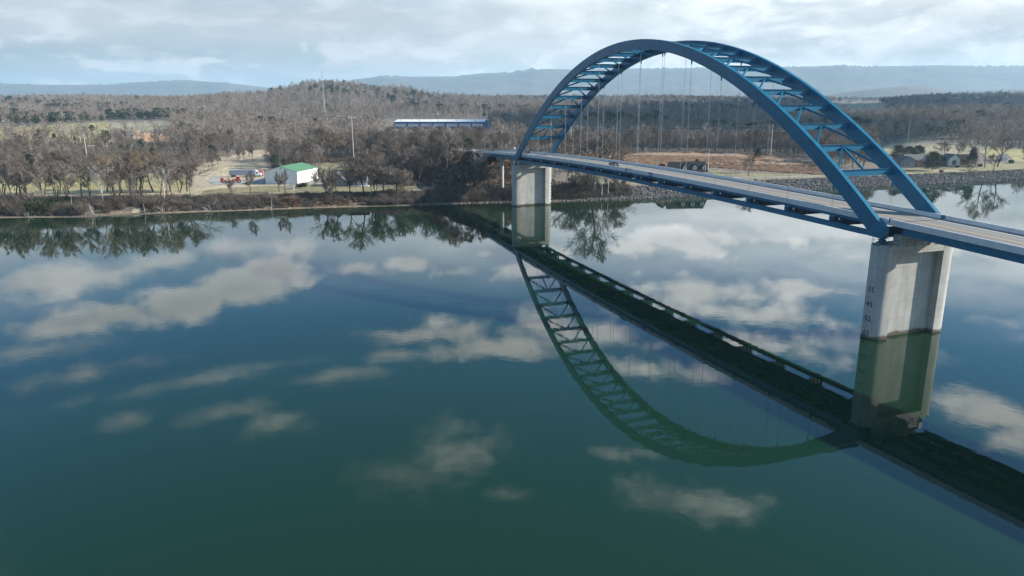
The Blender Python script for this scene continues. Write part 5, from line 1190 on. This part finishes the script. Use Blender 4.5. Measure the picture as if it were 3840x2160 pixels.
for i, (x, y, lab) in enumerate([(1000, 585, 'jumble of dark scrap beams behind the barn yard'), (1060, 588, 'dark log heap right of the scrap beams')]):
    g = G(x, y); o = empty('log_heap', g, .1); tag(o, lab, 'log heap')
    for q in range(7): MB().tube([(-3 + q * .6, -1, .2 + .3 * (q % 3)), (1 + q * .5, 1.2, .35 + .3 * (q % 2))], .22, 6).build('log', M['bark_dark'] if q % 3 else M['driftwood'], o)

# ------------------------------------------------------------------ poles, mast, wires, fences, signs
def pole(x, base, top, label, name='power_pole', rad=.28, arms=True, m='pole_steel', group=None, Y=None):
    g = G(x, base); h = float(ZP(top, g.y)) - g.z; r = empty(name, g); tag(r, label, 'pole', group)
    MB().tube([(0, 0, -1), (0, 0, h)], [rad, rad * .6], 8).build('shaft', M[m], r)
    if arms:
        for k, zf in enumerate((.0, .11, .22)):
            s = 1 if k % 2 else -1; MB().beam((0, 0, h - .4 - zf * h * .8), (s * 1.5, 0, h - .1 - zf * h * .8), .12, .16).build('cross_arm', M['grey_metal'], r); MB().tube([(s * 1.45, 0, h - .75 - zf * h * .8), (s * 1.45, 0, h - .12 - zf * h * .8)], .09, 6).build('insulator', M['dark_metal'], r)
    return g, h
pA = pole(331, 624, 496, 'white steel power pole in the wood by the left road')
pB = pole(1328, 616, 434, 'tallest white steel power pole behind the grey house', arms=False)
pC = pole(2140, 590, 455, 'steel power pole half hidden by the far arch leg')
pD = pole(2889, 588, 468, 'steel power pole seen under the near arch leg')
pE = pole(3402, 546, 448, 'steel power pole on the pale field above the gabled house')
pF = pole(3831, 520, 446, 'steel power pole at the right edge of the woods')
def wire(a, b, sag, label):
    pts = [Vector(a).lerp(Vector(b), t / 24) - Vector((0, 0, sag * 4 * (t / 24) * (1 - t / 24))) for t in range(25)]
    o = MB().tube(pts, .045, 3).build('power_line', M['cable']); tag(o, label, 'cable', 'power lines over the right bank')
pp = [('the far arch leg', pC), ('the near arch leg', pD), ('the pale field', pE), ('the right edge', pF)]
for i in range(3):
    (na_, (ga, ha_)), (nb_, (gb, hb_)) = pp[i], pp[i + 1]
    for k, nm in enumerate(('top', 'middle', 'lowest')):
        s = 1 if k % 2 else -1; wire((ga.x + s * 1.4, ga.y, ga.z + ha_ * (1 - .088 * k) - .7), (gb.x + s * 1.4, gb.y, gb.z + hb_ * (1 - .088 * k) - .7), 2.6 + .25 * k, f'{nm} wire between the poles at {na_} and {nb_}')
for x, b0, t0, lab in [(1275, 585, 545, 'wooden pole with a crossbar behind the grey house'), (1190, 572, 535, 'short wooden pole behind the barn'), (670, 482, 462, 'wooden pole left of the distant road'), (765, 470, 452, 'wooden pole right of the distant road'), (3000, 618, 570, 'thin wooden pole in the orange meadow'), (2655, 640, 560, 'white flag pole beside the dormer house')]:
    g, h = pole(x, b0, t0, lab, 'utility_pole' if 'flag' not in lab else 'flag_pole', .16, False, 'wood_pole' if 'wooden' in lab else 'white_metal')
    if 'cross' in lab or 'distant' in lab:
        r = [o for o in COL.objects if o.get('label') == lab][0]; MB().beam((-1.2, 0, h - .5), (1.2, 0, h - .5), .12, .14).build('cross_arm', M['wood_pole'], r)
g = G(1218, 446); hM = float(ZP(254, g.y)) - g.z; mast = empty('radio_mast', g); tag(mast, 'guyed lattice radio mast rising above the wooded hill', 'mast')
mb = MB(); cs = [(.55 * math.cos(a_), .55 * math.sin(a_)) for a_ in (0.3, 2.4, 4.5)]
for cx_, cy_ in cs: mb.tube([(cx_, cy_, -1), (cx_, cy_, hM - 4)], .17, 4)
for k in range(int(hM / 1.4) - 3):
    for q in range(3):
        a_, b_ = cs[q], cs[(q + 1) % 3]; mb.tube([(*a_, k * 1.4), (*b_, k * 1.4 + 1.4)], .08, 3)
mb.build('lattice', M['grey_metal'], mast)
MB().tube([(0, 0, hM - 4.2), (0, 0, hM)], .16, 5).build('whip_aerial', M['grey_metal'], mast)
for k in range(4):
    a_ = k * 1.57 + .3; MB().box((1.5 * math.cos(a_), 1.5 * math.sin(a_), hM * .785), (.5, .5, 2.6)).build('antenna_panel', M['white_metal'], mast)
MB().bb(-1.3, 1.3, -1.3, 1.3, hM * .785 - 1.55, hM * .785 - 1.4).build('antenna_platform', M['grey_metal'], mast)
for k in range(3):
    a_ = .9 + k * 2.09
    for f_ in (.5, .93): MB().tube([(0, 0, hM * f_), (22 * math.cos(a_), 22 * math.sin(a_), -.5)], .03, 3).build('guy_wire', M['grey_metal'], mast)
g = G(1226, 446); pole(1221, 446, 370, 'white pole standing beside the guyed radio mast', 'steel_pole', .3, False)
for i, (x, y) in enumerate([(672, 655), (678, 655), (685, 654), (692, 654), (698, 653)]):
    g = G(x, y); o = MB().tube([(0, 0, -.3), (0, 0, 1.3)], .16, 6).build('bollard', M['wood_pole']); o.location = g; tag(o, 'short dark wooden post in the row closing the riverside road', 'post', 'wooden posts at the end of the road')
fn = empty('rail_fence', G(2640, 652)); tag(fn, 'wooden rail fence on the lawn beside the dormer house', 'fence')
A_ = G(2690, 652); B_ = G(2775, 654); o0 = fn.location
for k in range(6):
    q = A_.lerp(B_, k / 5) - o0; MB().bb(q.x - .07, q.x + .07, q.y - .07, q.y + .07, q.z - .3, q.z + 1.2).build('post', M['wood_pole'], fn)
for z in (.5, 1.0): MB().beam(A_ - o0 + Vector((0, 0, z)), B_ - o0 + Vector((0, 0, z)), .06, .14).build('rail', M['wood_pole'], fn)
sgn = empty('road_sign', Vector(b2w(-262, 15.9, zdeck(-262) + .9)), BRZ); tag(sgn, 'small white road sign above the far parapet of the approach span', 'sign')
MB().tube([(0, 0, -1.3), (0, 0, 1.4)], .05, 6).build('post', M['grey_metal'], sgn); MB().bb(-.02, .02, -.35, .35, .7, 1.7).build('plate', M['white_metal'], sgn)
# pampas grass clump
g = G(2338, 692); pgr = empty('pampas_grass', g); tag(pgr, 'clump of pampas grass with a leaning cream plume below the bridge', 'grass clump')
shrub(2.6, 1.4, 61, 120, .05).build('leaves', M['brush_green'], pgr, fix=False)
mb = MB()
for k in range(26):
    p = Vector((rng.uniform(.2, 2.4), rng.uniform(-.5, .5), 0)); p.z = 3.8 - 1.3 * (p.x - .2) + rng.uniform(-.5, .3); blade(mb, p - Vector((0, 0, .6)), Vector((rng.uniform(-.3, .3), 0, 1)).normalized(), 1.3, .16)
mb.build('plume', M['pampas'], pgr, fix=False)
for x, y, s_, lab in [(1125, 702, 1.8, 'green bush at the barn driveway, left of the pair'), (1140, 700, 2.0, 'larger green bush with pale plumes at the barn driveway'), (3590, 628, 1.2, 'small round bush beside the pale driveway'), (3530, 646, 1.3, 'reddish bush on the lawn below the evergreen'), (3675, 624, 1.6, 'rusty bush under the biggest brownish tree'), (3790, 612, 2.2, 'dark bushes hiding the garage corner')]:
    g = G(x, y); o = empty('garden_bush', g); o.scale = (s_, s_, s_ * .8); tag(o, lab, 'bush'); shrub(1.6, .9, int(x), 110, .06).build('foliage', M['brush_rust'] if 'r' == lab[0] else M['needle_cedar'], o, fix=False)
# dead wood along the shore
def snag(x, y, L_, lab, seed, flat=True):
    g = G(x, y); random.seed(seed); o = empty('fallen_branch' if flat else 'dead_snag', g); tag(o, lab, 'dead wood'); mb = MB()
    for _ in range(7 if flat else 1):
        d = Vector((random.uniform(-1, 1), random.uniform(-.5, .1), random.uniform(.15, .8) if flat else 6)).normalized(); pts = [Vector((0, 0, 0))]
        for k in range(4): d = (d + perp(d) * .3).normalized() if flat else d; pts.append(pts[-1] + d * L_ / 4)
        mb.tube(pts, [.12, .1, .08, .06, .03], 4)
        for _ in range(4 if flat else 0): blade(mb, pts[random.randint(1, 3)], (d + perp(d)).normalized(), L_ * .4, .06)
    mb.build('limb', M['driftwood'], o)
snag(352, 806, 5.5, 'bleached fallen branch arching into the water', 1); snag(110, 816, 3.0, 'small bleached snag at the left waterline', 2); snag(792, 795, 6.5, 'bleached fallen tree crown on the shore below the lorry', 3); snag(612, 800, 5.0, 'pale fallen limbs near the boat ramp path', 4)
snag(272, 790, 8.0, 'pale dead upright snag on the bank below the field', 5, False); snag(1018, 786, 6.0, 'thin pale dead stem on the bank below the barn', 6, False); snag(545, 800, 4.5, 'short reddish broken snag beside the ramp', 7, False)
snag(2480, 712, 4.0, 'long white driftwood log on the riprap', 8); snag(2520, 722, 2.5, 'shorter white driftwood stick on the riprap', 9)
drape('path', M['dirt_track'], gp([(505, 800), (515, 784), (500, 768), (470, 752)]), 3.2)
